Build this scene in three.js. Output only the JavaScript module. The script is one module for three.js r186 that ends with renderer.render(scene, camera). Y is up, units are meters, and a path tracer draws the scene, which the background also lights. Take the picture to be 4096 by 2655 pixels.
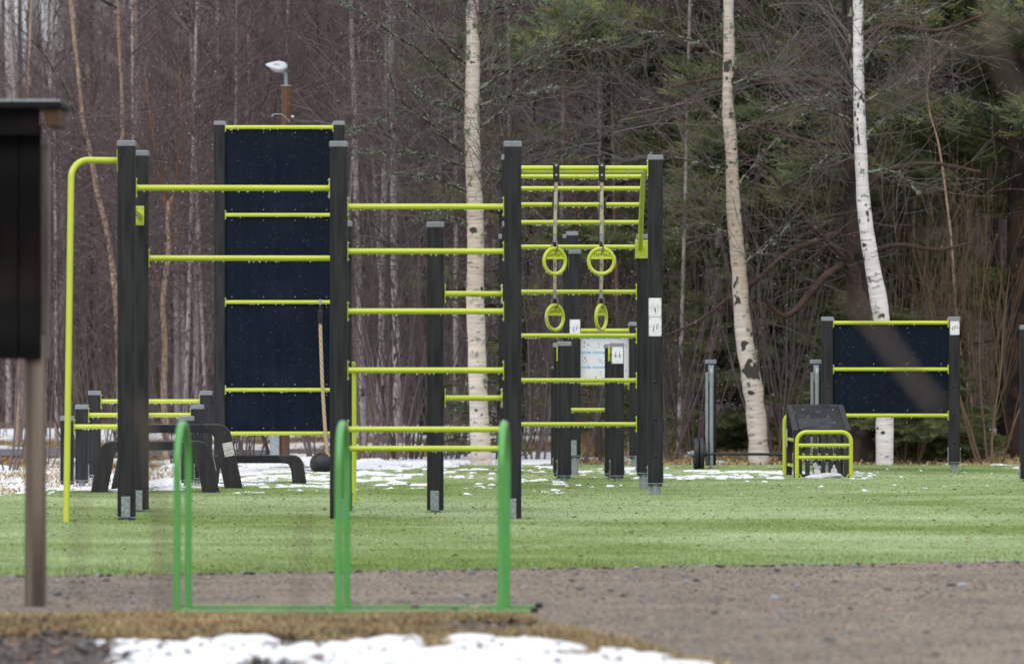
import * as THREE from 'three';
import { RoundedBoxGeometry } from 'three/addons/geometries/RoundedBoxGeometry.js';
import { mergeGeometries } from 'three/addons/utils/BufferGeometryUtils.js';

// ------------------------------------------------------------------ camera, sky, sun, exposure
const F = 22000, HX = 2048, HY = 1400, EYE = 1.13;            // a long lens: focal length in photo pixels, horizon row, eye height
const scene = new THREE.Scene();
const camera = new THREE.PerspectiveCamera(2 * Math.atan(1327.5 / F) * 180 / Math.PI, 4096 / 2655, 0.1, 900);
camera.position.set(0, EYE, 0);
camera.lookAt(0, EYE + 100 * 72.5 / F, -100);
camera.focus = 44; camera.userData.fStop = 4.3;
const renderer = new THREE.WebGLRenderer({ antialias: true });
renderer.toneMapping = THREE.LinearToneMapping;
renderer.toneMappingExposure = 1.36;
renderer.shadowMap.enabled = true;
{ // even overcast sky
  const w = 64, h = 32, a = new Float32Array(w * h * 4);
  for (let j = 0; j < h; j++) for (let i = 0; i < w; i++) {
    const el = Math.sin(Math.abs((j + 0.5) / h - 0.5) * Math.PI), v = 0.36 + 0.86 * el, o = (j * w + i) * 4;
    a[o] = v * 0.965; a[o + 1] = v * 0.99; a[o + 2] = v * 1.05; a[o + 3] = 1;
  }
  const sky = new THREE.DataTexture(a, w, h, THREE.RGBAFormat, THREE.FloatType);
  sky.mapping = THREE.EquirectangularReflectionMapping; sky.magFilter = THREE.LinearFilter; sky.needsUpdate = true;
  scene.background = sky; scene.environment = sky;
}
const sun = new THREE.DirectionalLight(0xfff6ea, 0.9);
sun.position.set(-14, 46, 8); sun.target.position.set(0, 0, -44); scene.add(sun, sun.target);
sun.castShadow = true; sun.shadow.radius = 60; sun.shadow.mapSize.set(2048, 2048);
Object.assign(sun.shadow.camera, { left: -40, right: 40, top: 60, bottom: -60, near: 1, far: 200 });

// ------------------------------------------------------------------ helpers
const V = (x, y, z) => new THREE.Vector3(x, y, z);
const W = (x, y, d) => V((x - HX) / F * d, EYE - (y - HY) / F * d, -d);   // a measured direction taken to its real distance
const hAt = (y, d) => EYE - (y - HY) / F * d;
const xAt = (x, d) => (x - HX) / F * d;
function rngOf(s) { return () => { s |= 0; s = s + 0x6D2B79F5 | 0; let t = Math.imul(s ^ s >>> 15, 1 | s); t = t + Math.imul(t ^ t >>> 7, 61 | t) ^ t; return ((t ^ t >>> 14) >>> 0) / 4294967296; }; }
const R0 = rngOf(77);
const clamp = (v, a = 0, b = 1) => Math.min(b, Math.max(a, v)), mix = (a, b, t) => a + (b - a) * t;
const sstep = (a, b, v) => { const t = clamp((v - a) / (b - a)); return t * t * (3 - 2 * t); };
const hash = (x, y, s) => { let h = Math.imul(x, 374761393) + Math.imul(y, 668265263) + Math.imul(s, 2147483647 ^ 0x5bd1e995) | 0; h = Math.imul(h ^ h >>> 13, 1274126177); return ((h ^ h >>> 16) >>> 0) / 4294967296; };
function vn(x, y, s = 1, px = 0, py = 0) { // value noise, periodic when px, py are given
  const xi = Math.floor(x), yi = Math.floor(y), fx = x - xi, fy = y - yi, u = fx * fx * (3 - 2 * fx), v = fy * fy * (3 - 2 * fy);
  const m = (i, p) => p ? ((i % p) + p) % p : i;
  const a = hash(m(xi, px), m(yi, py), s), b = hash(m(xi + 1, px), m(yi, py), s), c = hash(m(xi, px), m(yi + 1, py), s), d = hash(m(xi + 1, px), m(yi + 1, py), s);
  return mix(mix(a, b, u), mix(c, d, u), v);
}
const fbm = (x, y, s = 1, o = 4) => { let t = 0, a = 0.5, n = 0; for (let k = 0; k < o; k++) { t += a * vn(x, y, s + k * 7); n += a; a *= 0.5; x *= 2.03; y *= 2.03; } return t / n; };
function tex(w, h, fn, srgb = true, rep = [1, 1]) {
  const a = new Uint8Array(w * h * 4);
  for (let j = 0; j < h; j++) for (let i = 0; i < w; i++) { const c = fn(i, j, i / w, j / h), o = (j * w + i) * 4; a[o] = clamp(c[0], 0, 255); a[o + 1] = clamp(c[1], 0, 255); a[o + 2] = clamp(c[2], 0, 255); a[o + 3] = 255; }
  const t = new THREE.DataTexture(a, w, h, THREE.RGBAFormat); t.wrapS = t.wrapT = THREE.RepeatWrapping; t.magFilter = THREE.LinearFilter; t.minFilter = THREE.LinearMipmapLinearFilter; t.generateMipmaps = true;
  if (srgb) t.colorSpace = THREE.SRGBColorSpace; t.repeat.set(...rep); t.needsUpdate = true; return t;
}
function canvasTex(w, h, draw) { const c = document.createElement('canvas'); c.width = w; c.height = h; draw(c.getContext('2d'), w, h); const t = new THREE.CanvasTexture(c); t.colorSpace = THREE.SRGBColorSpace; t.magFilter = THREE.LinearFilter; return t; }
const lin = (r, g, b) => new THREE.Color().setRGB(r, g, b);
const std = (o) => new THREE.MeshStandardMaterial(o), phys = (o) => new THREE.MeshPhysicalMaterial(o);

class Soup { // collects triangles; build() makes ONE named mesh
  constructor() { this.p = []; this.n = []; this.t = []; this.c = null; this.i = []; this.g = []; }
  tube(pts, rad, sides = 8, cap = true, col = null) {
    const n = pts.length, base = this.p.length / 3; let T = V(0, 0, 0), N = null, len = 0;
    for (let k = 0; k < n; k++) {
      const a = pts[Math.max(0, k - 1)], b = pts[Math.min(n - 1, k + 1)]; T.subVectors(b, a).normalize();
      if (!N) { N = Math.abs(T.y) < 0.9 ? V(0, 1, 0) : V(1, 0, 0); }
      N.addScaledVector(T, -N.dot(T)).normalize(); const B = V(0, 0, 0).crossVectors(T, N), r = Array.isArray(rad) ? rad[k] : rad;
      if (k) len += pts[k].distanceTo(pts[k - 1]);
      for (let s = 0; s <= sides; s++) {
        const q = s / sides * Math.PI * 2, cx = Math.cos(q), sy = Math.sin(q), nx = N.x * cx + B.x * sy, ny = N.y * cx + B.y * sy, nz = N.z * cx + B.z * sy;
        this.p.push(pts[k].x + nx * r, pts[k].y + ny * r, pts[k].z + nz * r); this.n.push(nx, ny, nz); this.t.push(s / sides, len);
        if (this.c) { const cc = col || this.col; this.c.push(cc[0], cc[1], cc[2]); }
      }
    }
    const w = sides + 1;
    for (let k = 0; k < n - 1; k++) for (let s = 0; s < sides; s++) { const a = base + k * w + s, b = a + w; this.i.push(a, a + 1, b, b, a + 1, b + 1); }
    if (cap) for (const [k, sg] of [[0, -1], [n - 1, 1]]) {
      const r = Array.isArray(rad) ? rad[k] : rad; if (r < 0.004) continue;
      const d = V(0, 0, 0).subVectors(pts[k ? n - 1 : 1], pts[k ? n - 2 : 0]).normalize().multiplyScalar(sg), c0 = this.p.length / 3;
      this.p.push(pts[k].x, pts[k].y, pts[k].z); this.n.push(d.x, d.y, d.z); this.t.push(0.5, 0.5); if (this.c) this.c.push(...(col || this.col));
      for (let s = 0; s <= sides; s++) { const o = (base + k * w + s) * 3; this.p.push(this.p[o], this.p[o + 1], this.p[o + 2]); this.n.push(d.x, d.y, d.z); this.t.push(0.5, 0.5); if (this.c) this.c.push(...(col || this.col)); }
      for (let s = 0; s < sides; s++) sg > 0 ? this.i.push(c0, c0 + 1 + s, c0 + 2 + s) : this.i.push(c0, c0 + 2 + s, c0 + 1 + s);
    }
    return this;
  }
  quad(a, b, c, d) { const n = V(0, 0, 0).subVectors(c, a).cross(V(0, 0, 0).subVectors(d, b)).normalize(), o = this.p.length / 3; for (const v of [a, b, c, d]) { this.p.push(v.x, v.y, v.z); this.n.push(n.x, n.y, n.z); } this.t.push(0, 0, 1, 0, 1, 1, 0, 1); if (this.c) for (let k = 0; k < 4; k++) this.c.push(...this.col); this.i.push(o, o + 1, o + 2, o, o + 2, o + 3); return this; }
  colours(c) { this.c = []; this.col = c; return this; }
  add(g, m) { const q = g.index ? g.toNonIndexed() : g.clone(); if (m) q.applyMatrix4(m); this.g.push(q); return this; }
  box(w, h, d, x, y, z, r = 0.003, rot = null) { const g = r > 0 ? new RoundedBoxGeometry(w, h, d, 1, r) : new THREE.BoxGeometry(w, h, d); if (rot) g.rotateX(rot[0]).rotateY(rot[1]).rotateZ(rot[2]); g.translate(x, y, z); return this.add(boxUV(g.index ? g.toNonIndexed() : g)); }
  cyl(r, h, x, y, z, axis = 'y', seg = 16, r2 = r) { const g = new THREE.CylinderGeometry(r2, r, h, seg); if (axis === 'x') g.rotateZ(Math.PI / 2); if (axis === 'z') g.rotateX(Math.PI / 2); g.translate(x, y, z); return this.add(g); }
  ball(r, x, y, z, seg = 8, sy = 1) { const g = new THREE.SphereGeometry(r, seg, Math.max(4, seg / 2)); g.scale(1, sy, 1).translate(x, y, z); return this.add(g); }
  geometry() {
    const list = this.g.map((q) => { for (const k of Object.keys(q.attributes)) if (!['position', 'normal', 'uv'].includes(k)) q.deleteAttribute(k); q.morphAttributes = {}; return q; });
    if (this.p.length) {
      const q = new THREE.BufferGeometry(); q.setAttribute('position', new THREE.Float32BufferAttribute(this.p, 3)); q.setAttribute('normal', new THREE.Float32BufferAttribute(this.n, 3)); q.setAttribute('uv', new THREE.Float32BufferAttribute(this.t, 2));
      if (this.c) q.setAttribute('color', new THREE.Float32BufferAttribute(this.c, 3)); q.setIndex(this.i); list.push(list.length ? q.toNonIndexed() : q);
    }
    return list.length > 1 ? mergeGeometries(list) : list[0];
  }
  build(name, material, parent) { return mesh(name, this.geometry(), material, parent); }
}
function boxUV(g) { const p = g.attributes.position, n = g.attributes.normal, u = new Float32Array(p.count * 2); for (let k = 0; k < p.count; k++) { const ax = Math.abs(n.getX(k)), ay = Math.abs(n.getY(k)), az = Math.abs(n.getZ(k)); if (ay > ax && ay > az) { u[2 * k] = p.getX(k); u[2 * k + 1] = p.getZ(k); } else if (ax > az) { u[2 * k] = p.getZ(k) + 0.37; u[2 * k + 1] = p.getY(k); } else { u[2 * k] = p.getX(k); u[2 * k + 1] = p.getY(k); } } g.setAttribute('uv', new THREE.BufferAttribute(u, 2)); return g; }
function mesh(name, geo, material, parent) { const m = new THREE.Mesh(geo, material); m.name = name; m.castShadow = m.receiveShadow = true; parent.add(m); return m; }
const used = {};
function numbered(n) { const k = used[n] = (used[n] ?? -1) + 1; return k ? n + '_' + String(k).padStart(3, '0') : n; }
function thing(name, label, category, at = V(0, 0, 0), turn = 0, group) { const o = new THREE.Group(); o.name = numbered(name); o.position.copy(at); o.rotation.y = turn; o.userData = { label, category }; if (group) o.userData.group = group; scene.add(o); return o; }
function tag(o, label, category, group) { o.name = numbered(o.name); o.userData = { label, category }; if (group) o.userData.group = group; return o; }
const structure = (m, kind = 'structure') => { m.userData.kind = kind; return m; };
function instanced(name, geo, material, mats, cols, parent = scene) {
  const m = new THREE.InstancedMesh(geo, material, mats.length); m.name = name; mats.forEach((q, k) => m.setMatrixAt(k, q));
  if (cols) cols.forEach((c, k) => m.setColorAt(k, c)); m.castShadow = m.receiveShadow = true; m.userData.kind = 'stuff'; parent.add(m); return m;
}
const TRS = (p, ry = 0, s = 1, rx = 0, rz = 0) => new THREE.Matrix4().compose(p, new THREE.Quaternion().setFromEuler(new THREE.Euler(rx, ry, rz, 'YXZ')), typeof s === 'number' ? V(s, s, s) : s);

// ------------------------------------------------------------------ materials
const grain = (w, h, base, amp, sx, sy, spec) => tex(w, h, (i, j, u, v) => { const n = vn(u * sx, v * sy, 3, sx, sy) - 0.5 + 0.6 * (vn(u * sx * 4, v * sy * 2, 5, sx * 4, sy * 2) - 0.5), q = hash(i, j, 9); const e = amp * n + (q - 0.5) * spec; return [base[0] + e, base[1] + e, base[2] + e]; });
const M = {};
M.post = phys({ specularIntensity: 0.5, map: grain(256, 512, [40, 41, 44], 18, 24, 4, 16), roughness: 0.62, bumpMap: tex(256, 512, (i, j, u, v) => { const n = 128 + 90 * (vn(u * 40, v * 6, 4, 40, 6) - 0.5) + 60 * (hash(i, j, 3) - 0.5); return [n, n, n]; }, false, [2, 1]), bumpScale: 0.0012 });
M.post.map.repeat.set(2, 1);
M.cap = std({ map: grain(128, 128, [132, 137, 147], 14, 8, 8, 14), roughness: 0.5 });
M.lime = phys({ map: tex(256, 256, (i, j, u, v) => { const n = vn(u * 6, v * 6, 2, 6, 6) - 0.5, q = hash(i, j, 4) > 0.994 ? -26 : 0; return [190 + 10 * n + q, 204 + 10 * n + q, 52 + 12 * n]; }), roughness: 0.36, clearcoat: 0.35, clearcoatRoughness: 0.25 });
M.panel = phys({ map: tex(512, 512, (i, j, u, v) => { const s = vn(u * 60, v * 3, 2, 60, 3) * 0.6 + vn(u * 9, v * 3, 6, 9, 3) * 0.7, p = Math.max(0, vn(u * 5, v * 4, 12, 5, 4) - 0.55) * 2; const e = (s - 0.55) * 12 + p * 9; return [9 + e * 0.8, 22 + e * 0.85, 38 + e * 0.9]; }, true, [0.7, 0.7]), roughness: 0.5, specularIntensity: 0.3, roughnessMap: tex(256, 256, (i, j, u, v) => { const n = 190 + 90 * (vn(u * 14, v * 5, 3, 14, 5) - 0.5); return [n, n, n]; }, false) });
M.galv = std({ map: tex(128, 128, (i, j, u, v) => { const n = 34 * (vn(u * 16, v * 16, 2, 16, 16) - 0.5) + 14 * (hash(i, j, 2) - 0.5); return [148 + n, 157 + n, 162 + n]; }, true, [5, 5]), roughness: 0.5, metalness: 0.35 });
M.bolt = std({ color: lin(0.5, 0.52, 0.54), roughness: 0.3, metalness: 0.7 });
M.blackBolt = std({ color: lin(0.012, 0.012, 0.014), roughness: 0.35 });
M.black = std({ map: grain(128, 128, [34, 33, 36], 16, 30, 6, 12), roughness: 0.5 });
M.blackGloss = std({ map: grain(128, 128, [27, 30, 38], 8, 30, 6, 8), roughness: 0.3 });
M.rack = phys({ map: grain(64, 64, [84, 163, 78], 10, 8, 8, 8), roughness: 0.42, clearcoat: 0.3, clearcoatRoughness: 0.4 });
M.drop = phys({ color: lin(0.75, 0.78, 0.8), roughness: 0.06, clearcoat: 1, clearcoatRoughness: 0.03 });
M.rope = std({ map: tex(32, 128, (i, j, u, v) => { const q = Math.sin((u + v * 6) * Math.PI * 6), n = 20 * (hash(i, j, 2) - 0.5); return [176 + 26 * q + n, 158 + 24 * q + n, 128 + 20 * q + n]; }), roughness: 0.9 });
M.sleeve = std({ map: tex(64, 256, (i, j, u, v) => { const n = 16 * (hash(i, j, 2) - 0.5), b = vn(u * 10, v * 60, 4, 10, 60) > 0.72 ? -48 : 0; return [172 + n + b, 166 + n + b, 146 + n + b]; }), roughness: 0.85 });
M.wire = std({ color: lin(0.22, 0.19, 0.16), roughness: 0.5, metalness: 0.4 });
M.rubber = std({ map: grain(128, 128, [38, 40, 46], 14, 12, 12, 12), roughness: 0.55 });
M.chipped = std({ color: lin(0.42, 0.45, 0.48), roughness: 0.6 });

// ------------------------------------------------------------------ ground
const groundY = (x, d) => -0.05 * sstep(-2.0, -3.3, x) * sstep(44, 48, d);
const turfFront = (x) => 29.2 + 0.37 * x + 0.10 * (fbm(x * 1.7, 3.1, 5) - 0.5) + 0.03 * (vn(x * 14, 1, 6) - 0.5);
const turfBack = (x) => 54.2 - (x < -2.5 ? 7 * Math.pow(-2.5 - x, 1.3) : 0) + 0.3 * (fbm(x * 0.9, 9.3, 4) - 0.5);
function sheet(name, x0, x1, d0, d1, nx, nd, yFn, material, keep) {
  const p = [], u = [], ix = [], id = new Int32Array((nx + 1) * (nd + 1)).fill(-1), at = [];
  for (let j = 0; j <= nd; j++) for (let i = 0; i <= nx; i++) { const x = mix(x0, x1, i / nx), d = mix(d0, d1, j / nd); at.push([x, yFn(x, d), d]); }
  const use = (k) => { if (id[k] < 0) { id[k] = p.length / 3; p.push(at[k][0], at[k][1], -at[k][2]); u.push(at[k][0], at[k][2]); } return id[k]; };
  for (let j = 0; j < nd; j++) for (let i = 0; i < nx; i++) { const k = j * (nx + 1) + i, q = [k, k + 1, k + nx + 2, k + nx + 1]; if (keep && !q.some((v) => keep(...at[v]))) continue; const [a, b, c, e] = q.map(use); ix.push(a, b, c, a, c, e); }
  const g = new THREE.BufferGeometry(); g.setAttribute('position', new THREE.Float32BufferAttribute(p, 3)); g.setAttribute('uv', new THREE.Float32BufferAttribute(u, 2)); g.setIndex(ix); g.computeVertexNormals();
  const m = mesh(name, g, material, scene); m.userData.kind = 'structure'; return m;
}
M.soil = std({ map: tex(512, 512, (i, j, u, v) => { const n = vn(u * 12, v * 12, 2, 12, 12), q = vn(u * 90, v * 90, 3, 90, 90), r = hash(i, j, 5); const e = 44 * (q - 0.5) + 30 * (r - 0.5); return [mix(98, 150, n) + e, mix(76, 116, n) + e, mix(56, 80, n) + e]; }, true, [0.5, 0.5]), roughness: 0.95 });
M.forestFloor = std({ map: tex(256, 256, (i, j, u, v) => { const n = vn(u * 10, v * 10, 2, 10, 10), e = 50 * (vn(u * 70, v * 70, 3, 70, 70) - 0.5) + 20 * (hash(i, j, 5) - 0.5); return [mix(70, 104, n) + e, mix(56, 84, n) + e, mix(46, 62, n) + e]; }, true, [0.4, 0.4]), roughness: 0.95 });
M.turfBase = std({ map: tex(256, 256, (i, j, u, v) => { const e = 40 * (hash(i, j, 5) - 0.5); return [128 + e, 150 + e, 96 + e]; }, true, [2, 2]), roughness: 0.95 });
M.gravel = std({ map: tex(1024, 1024, (i, j, u, v) => { const n = vn(u * 7, v * 7, 2, 7, 7), q = vn(u * 160, v * 160, 3, 160, 160), r = hash(i, j, 5), t = vn(u * 330, v * 330, 8, 330, 330); const e = 60 * (q - 0.5) + 34 * (r - 0.5) + 44 * (t - 0.5); return [mix(104, 128, n) + e * 1.2, mix(94, 115, n) + e * 1.15, mix(82, 99, n) + e * 1.1]; }, true, [0.4, 0.4]), roughness: 0.85, bumpMap: tex(512, 512, (i, j, u, v) => { const n = 255 * (0.6 * vn(u * 90, v * 90, 3, 90, 90) + 0.4 * vn(u * 200, v * 200, 5, 200, 200)); return [n, n, n]; }, false, [0.5, 0.5]), bumpScale: 0.012 });
M.litter = std({ map: tex(512, 512, (i, j, u, v) => { const n = vn(u * 20, v * 20, 2, 20, 20), e = 50 * (vn(u * 90, v * 90, 3, 90, 90) - 0.5) + 24 * (hash(i, j, 5) - 0.5); return [mix(44, 84, n) + e, mix(36, 66, n) + e, mix(34, 50, n) + e]; }, true, [0.6, 0.6]), roughness: 0.6 });
M.snow = phys({ map: tex(256, 256, (i, j, u, v) => { const e = 8 * (vn(u * 40, v * 40, 3, 40, 40) - 0.5) + 8 * (hash(i, j, 5) - 0.5); return [236 + e, 239 + e, 244 + e]; }), roughness: 0.75, bumpMap: tex(256, 256, (i, j, u, v) => { const n = 255 * vn(u * 50, v * 50, 3, 50, 50); return [n, n, n]; }, false, [1.5, 1.5]), bumpScale: 0.01 });
sheet('ground', -300, 300, 2, 700, 24, 40, (x, d) => -0.16, M.forestFloor);
sheet('meadow', -14, 14, 43, 84, 90, 130, (x, d) => -0.1 + groundY(x, d) + 0.06 * (fbm(x * 0.8, d * 0.8, 3) - 0.5), M.soil);
// gravel path: in front of the turf and over the right foreground
const grassEdge = (x) => 23.8 - (x > 0.02 ? (x - 0.02) * 5.3 : 0) + 0.4 * (fbm(x * 2.5, 2, 8) - 0.5);
sheet('gravel_path', -5, 5, 14, 33, 100, 170, (x, d) => -0.035 + 0.012 * (fbm(x * 3, d * 3, 21) - 0.5), M.gravel);
const vergeY = (x, d) => -0.05 + sstep(grassEdge(x) + 0.25, grassEdge(x) - 0.4, d) * 0.02 + 0.03 * (fbm(x * 2.2, d * 2.2, 31) - 0.5) * sstep(grassEdge(x) + 0.1, grassEdge(x) - 0.6, d);
sheet('verge', -4, 4, 14, 25.2, 120, 160, vergeY, M.litter, (x, y, d) => d < grassEdge(x) + 0.3);
const turfY = (x, d) => groundY(x, d) + 0.008 * (fbm(x * 1.3, d * 0.9, 12) - 0.5) - 0.05 * Math.pow(1 - clamp((d - turfFront(x)) / 0.55), 2) - 0.05 * Math.pow(1 - clamp((turfBack(x) - d) / 0.5), 2);
sheet('turf', -7, 7, 25, 55, 200, 420, (x, d) => turfY(x, d) - 0.012, M.turfBase, (x, y, d) => d > turfFront(x) && d < turfBack(x));

{ // turf pile
  const r = rngOf(5), s = new Soup(); const up = V(0, 1, 0);
  for (let k = 0; k < 90; k++) {
    const a = r() * 6.28, x = (r() - 0.5) * 0.1, z = (r() - 0.5) * 0.1, h = 0.006 + 0.006 * r(), lean = 0.005 + 0.009 * r(), dx = Math.cos(a), dz = Math.sin(a), wv = 0.0013 + 0.0007 * r();
    const b0 = V(x - dz * wv, -0.006, z + dx * wv), b1 = V(x + dz * wv, -0.006, z - dx * wv), t1 = V(x + dx * lean + dz * wv * 0.5, h, z + dz * lean - dx * wv * 0.5), t0 = V(x + dx * lean - dz * wv * 0.5, h, z + dz * lean + dx * wv * 0.5);
    s.quad(b0, b1, t1, t0, V(dx * 0.5, 0.8, dz * 0.5).normalize());
  }
  const g = s.geometry(), mats = [], cols = [];
  for (let d = 27; d < 54.4; d += 0.072) { const hw = d * 0.108 + 0.5; for (let x = -hw; x < hw; x += 0.072) {
    const px = x + (r() - 0.5) * 0.07, pd = d + (r() - 0.5) * 0.07; if (pd < turfFront(px) || pd > turfBack(px)) continue;
    mats.push(TRS(V(px, turfY(px, pd) - 0.004, -pd), r() * 6.28, 0.85 + 0.5 * r()));
    const n = fbm(px * 0.5 + 3, pd * 0.42 + 0.12 * px, 44, 3), m = fbm(px * 1.3, pd * 2.2, 45, 3), b = clamp((n - 0.5) * 1.9 + 0.54 + (m - 0.5) * 1.0), q = 0.92 + 0.16 * r();
    cols.push(lin(mix(0.26, 0.49, b) * q, mix(0.36, 0.59, b) * q, mix(0.115, 0.345, b) * q));
  } }
  instanced('turf_grass', g, std({ color: 0xffffff, roughness: 0.8, side: THREE.DoubleSide }), mats, cols);
}
{ // small dry litter on the turf: needles, bits of leaf
  const r = rngOf(15), s = new Soup(); s.quad(V(-0.02, 0, -0.003), V(0.02, 0.004, -0.004), V(0.022, 0.006, 0.004), V(-0.018, 0.002, 0.003), V(0, 1, 0)); s.quad(V(-0.01, 0.001, -0.008), V(0.012, 0.008, -0.006), V(0.008, 0.009, 0.008), V(-0.008, 0.002, 0.006), V(0, 1, 0));
  const mats = [], cols = [];
  for (let k = 0; k < 4600; k++) { const d = 28 + 26 * Math.pow(r(), 0.8), x = (r() * 2 - 1) * (d * 0.105 + 0.3); if (d < turfFront(x) + 0.05 || d > turfBack(x)) continue; mats.push(TRS(V(x, turfY(x, d) + 0.016, -d), r() * 6.28, 0.35 + 0.9 * r() * r(), (r() - 0.5) * 0.5)); const c = r(); cols.push(c < 0.6 ? lin(0.06, 0.045, 0.03) : c < 0.9 ? lin(0.22, 0.1, 0.045) : lin(0.3, 0.2, 0.1)); }
  instanced('turf_leaf_litter', s.geometry(), std({ color: 0xffffff, roughness: 0.8, side: THREE.DoubleSide }), mats, cols);
}
// pebbles on the gravel
{
  const r = rngOf(25), g = new THREE.IcosahedronGeometry(1, 0); g.scale(1, 0.5, 0.8); const mats = [], cols = [];
  for (let k = 0; k < 26000; k++) { const d = 19 + 11.6 * r(), x = (r() * 2 - 1) * (d * 0.1 + 0.3); if (d > turfFront(x) + 0.02 || d < grassEdge(x) - 0.1) continue; const sz = 0.004 + 0.007 * r() * r() + (r() > 0.994 ? 0.022 * r() : 0); mats.push(TRS(V(x, -0.034 + sz * 0.2, -d), r() * 6.28, sz, r() * 0.5)); const c = r(), v = 0.55 + 0.9 * r(); cols.push(c < 0.5 ? lin(0.26 * v, 0.2 * v, 0.165 * v) : c < 0.85 ? lin(0.16 * v, 0.145 * v, 0.14 * v) : lin(0.2 * v, 0.22 * v, 0.26 * v)); }
  instanced('gravel', g, std({ color: 0xffffff, roughness: 0.6 }), mats, cols);
  const m2 = [], c2 = []; // darker chips, bits of bark and soil along the turf edge and about the racks
  for (let k = 0; k < 420; k++) { let x = (r() * 2 - 1) * 3, d = r() < 0.6 ? turfFront(x) - 0.02 - 0.25 * r() * r() : mix(grassEdge(x), turfFront(x), r()); const sz = 0.006 + 0.014 * Math.pow(r(), 3); m2.push(TRS(V(x, -0.03, -d), r() * 6.28, V(sz * 1.5, sz, sz), r() * 0.4)); const v = 0.6 + 0.8 * r(); c2.push(r() < 0.8 ? lin(0.035 * v, 0.03 * v, 0.03 * v) : lin(0.25 * v, 0.27 * v, 0.32 * v)); }
  instanced('bark_chips', g, std({ color: 0xffffff, roughness: 0.5 }), m2, c2);
}
const snowFront = (x, d) => { const left = sstep(-1.75, -1.15, x), top = 21.95 - (x > 0.05 ? (x - 0.05) * 2.7 : 0); return (0.5 * fbm(x * 2.3, d * 1.3, 81, 4) + 0.5 * fbm(x * 10, d * 3.6, 83, 3)) - 0.5 + mix(-0.26, 0.085, left) - 0.75 * sstep(top - 0.42, top + 0.3, d) + 0.1 * sstep(-0.2, 0.6, x); };
{ // dry grass: on the verge in front, and over the meadow behind
  const r = rngOf(35), s = new Soup();
  for (let k = 0; k < 22; k++) { const a = r() * 6.28, x = (r() - 0.5) * 0.12, z = (r() - 0.5) * 0.12, h = 0.01 + 0.026 * r(), l = 0.05 + 0.08 * r(), dx = Math.cos(a), dz = Math.sin(a), wv = 0.0022; const m = V(x + dx * l * 0.45, h, z + dz * l * 0.45), e = V(x + dx * l, h * (0.3 + 0.6 * r()), z + dz * l), b = V(x, -0.01, z), o = V(-dz * wv, 0, dx * wv), n = V(dx * -0.3, 0.9, dz * -0.3).normalize(); s.quad(b.clone().sub(o), b.clone().add(o), m.clone().add(o), m.clone().sub(o), n); s.quad(m.clone().sub(o), m.clone().add(o), e.clone().addScaledVector(o, 0.4), e.clone().addScaledVector(o, -0.4), n); }
  const g = s.geometry(), mats = [], cols = [], straw = (v) => r() < 0.72 ? lin(0.5 * v, 0.36 * v, 0.18 * v) : r() < 0.5 ? lin(0.28 * v, 0.18 * v, 0.09 * v) : lin(0.3 * v, 0.29 * v, 0.1 * v);
  for (let k = 0; k < 34000; k++) { const d = 17.5 + 7 * r(), x = (r() * 2 - 1) * (d * 0.1 + 0.3), e = grassEdge(x); if (d > e + 0.2 * r()) continue; const t = (e - d) / 2.7, p = 0.55 * fbm(x * 1.5, d * 1.1, 51, 3) + 0.45 * fbm(x * 6, d * 4, 53, 2) + 0.04 - 0.28 * (x < -0.6 ? 1 : 0.75) * clamp((t - 0.45) * 2.2) - 0.02; if (p < 0.47 + 0.06 * (r() - 0.5) || snowFront(x, d) > 0.03) continue; mats.push(TRS(V(x, vergeY(x, d), -d), r() * 6.28, 0.6 + 0.7 * r())); cols.push(straw((0.35 + 0.6 * r()) * (0.7 + 0.6 * fbm(x * 3, d * 2, 57, 2)))); }
  instanced('dry_grass', g, std({ color: 0xffffff, roughness: 0.85, side: THREE.DoubleSide }), mats, cols);
  const m2 = [], c2 = [];
  for (let k = 0; k < 26000; k++) { const d = 44 + 34 * r(), x = (r() * 2 - 1) * (d * 0.105 + 1); if (d < turfBack(x) + 0.15) continue; if (d > 63.2 && d < 66.4 && x < 1) continue; m2.push(TRS(V(x, -0.1 + groundY(x, d), -d), r() * 6.28, V(1.5 + r(), 0.9 + 2.4 * r() * r(), 1.5 + r()))); const v = (0.5 + 0.6 * r()); c2.push(straw(v)); }
  instanced('meadow_grass', g, std({ color: 0xffffff, roughness: 0.85, side: THREE.DoubleSide }), m2, c2);
}
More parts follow.
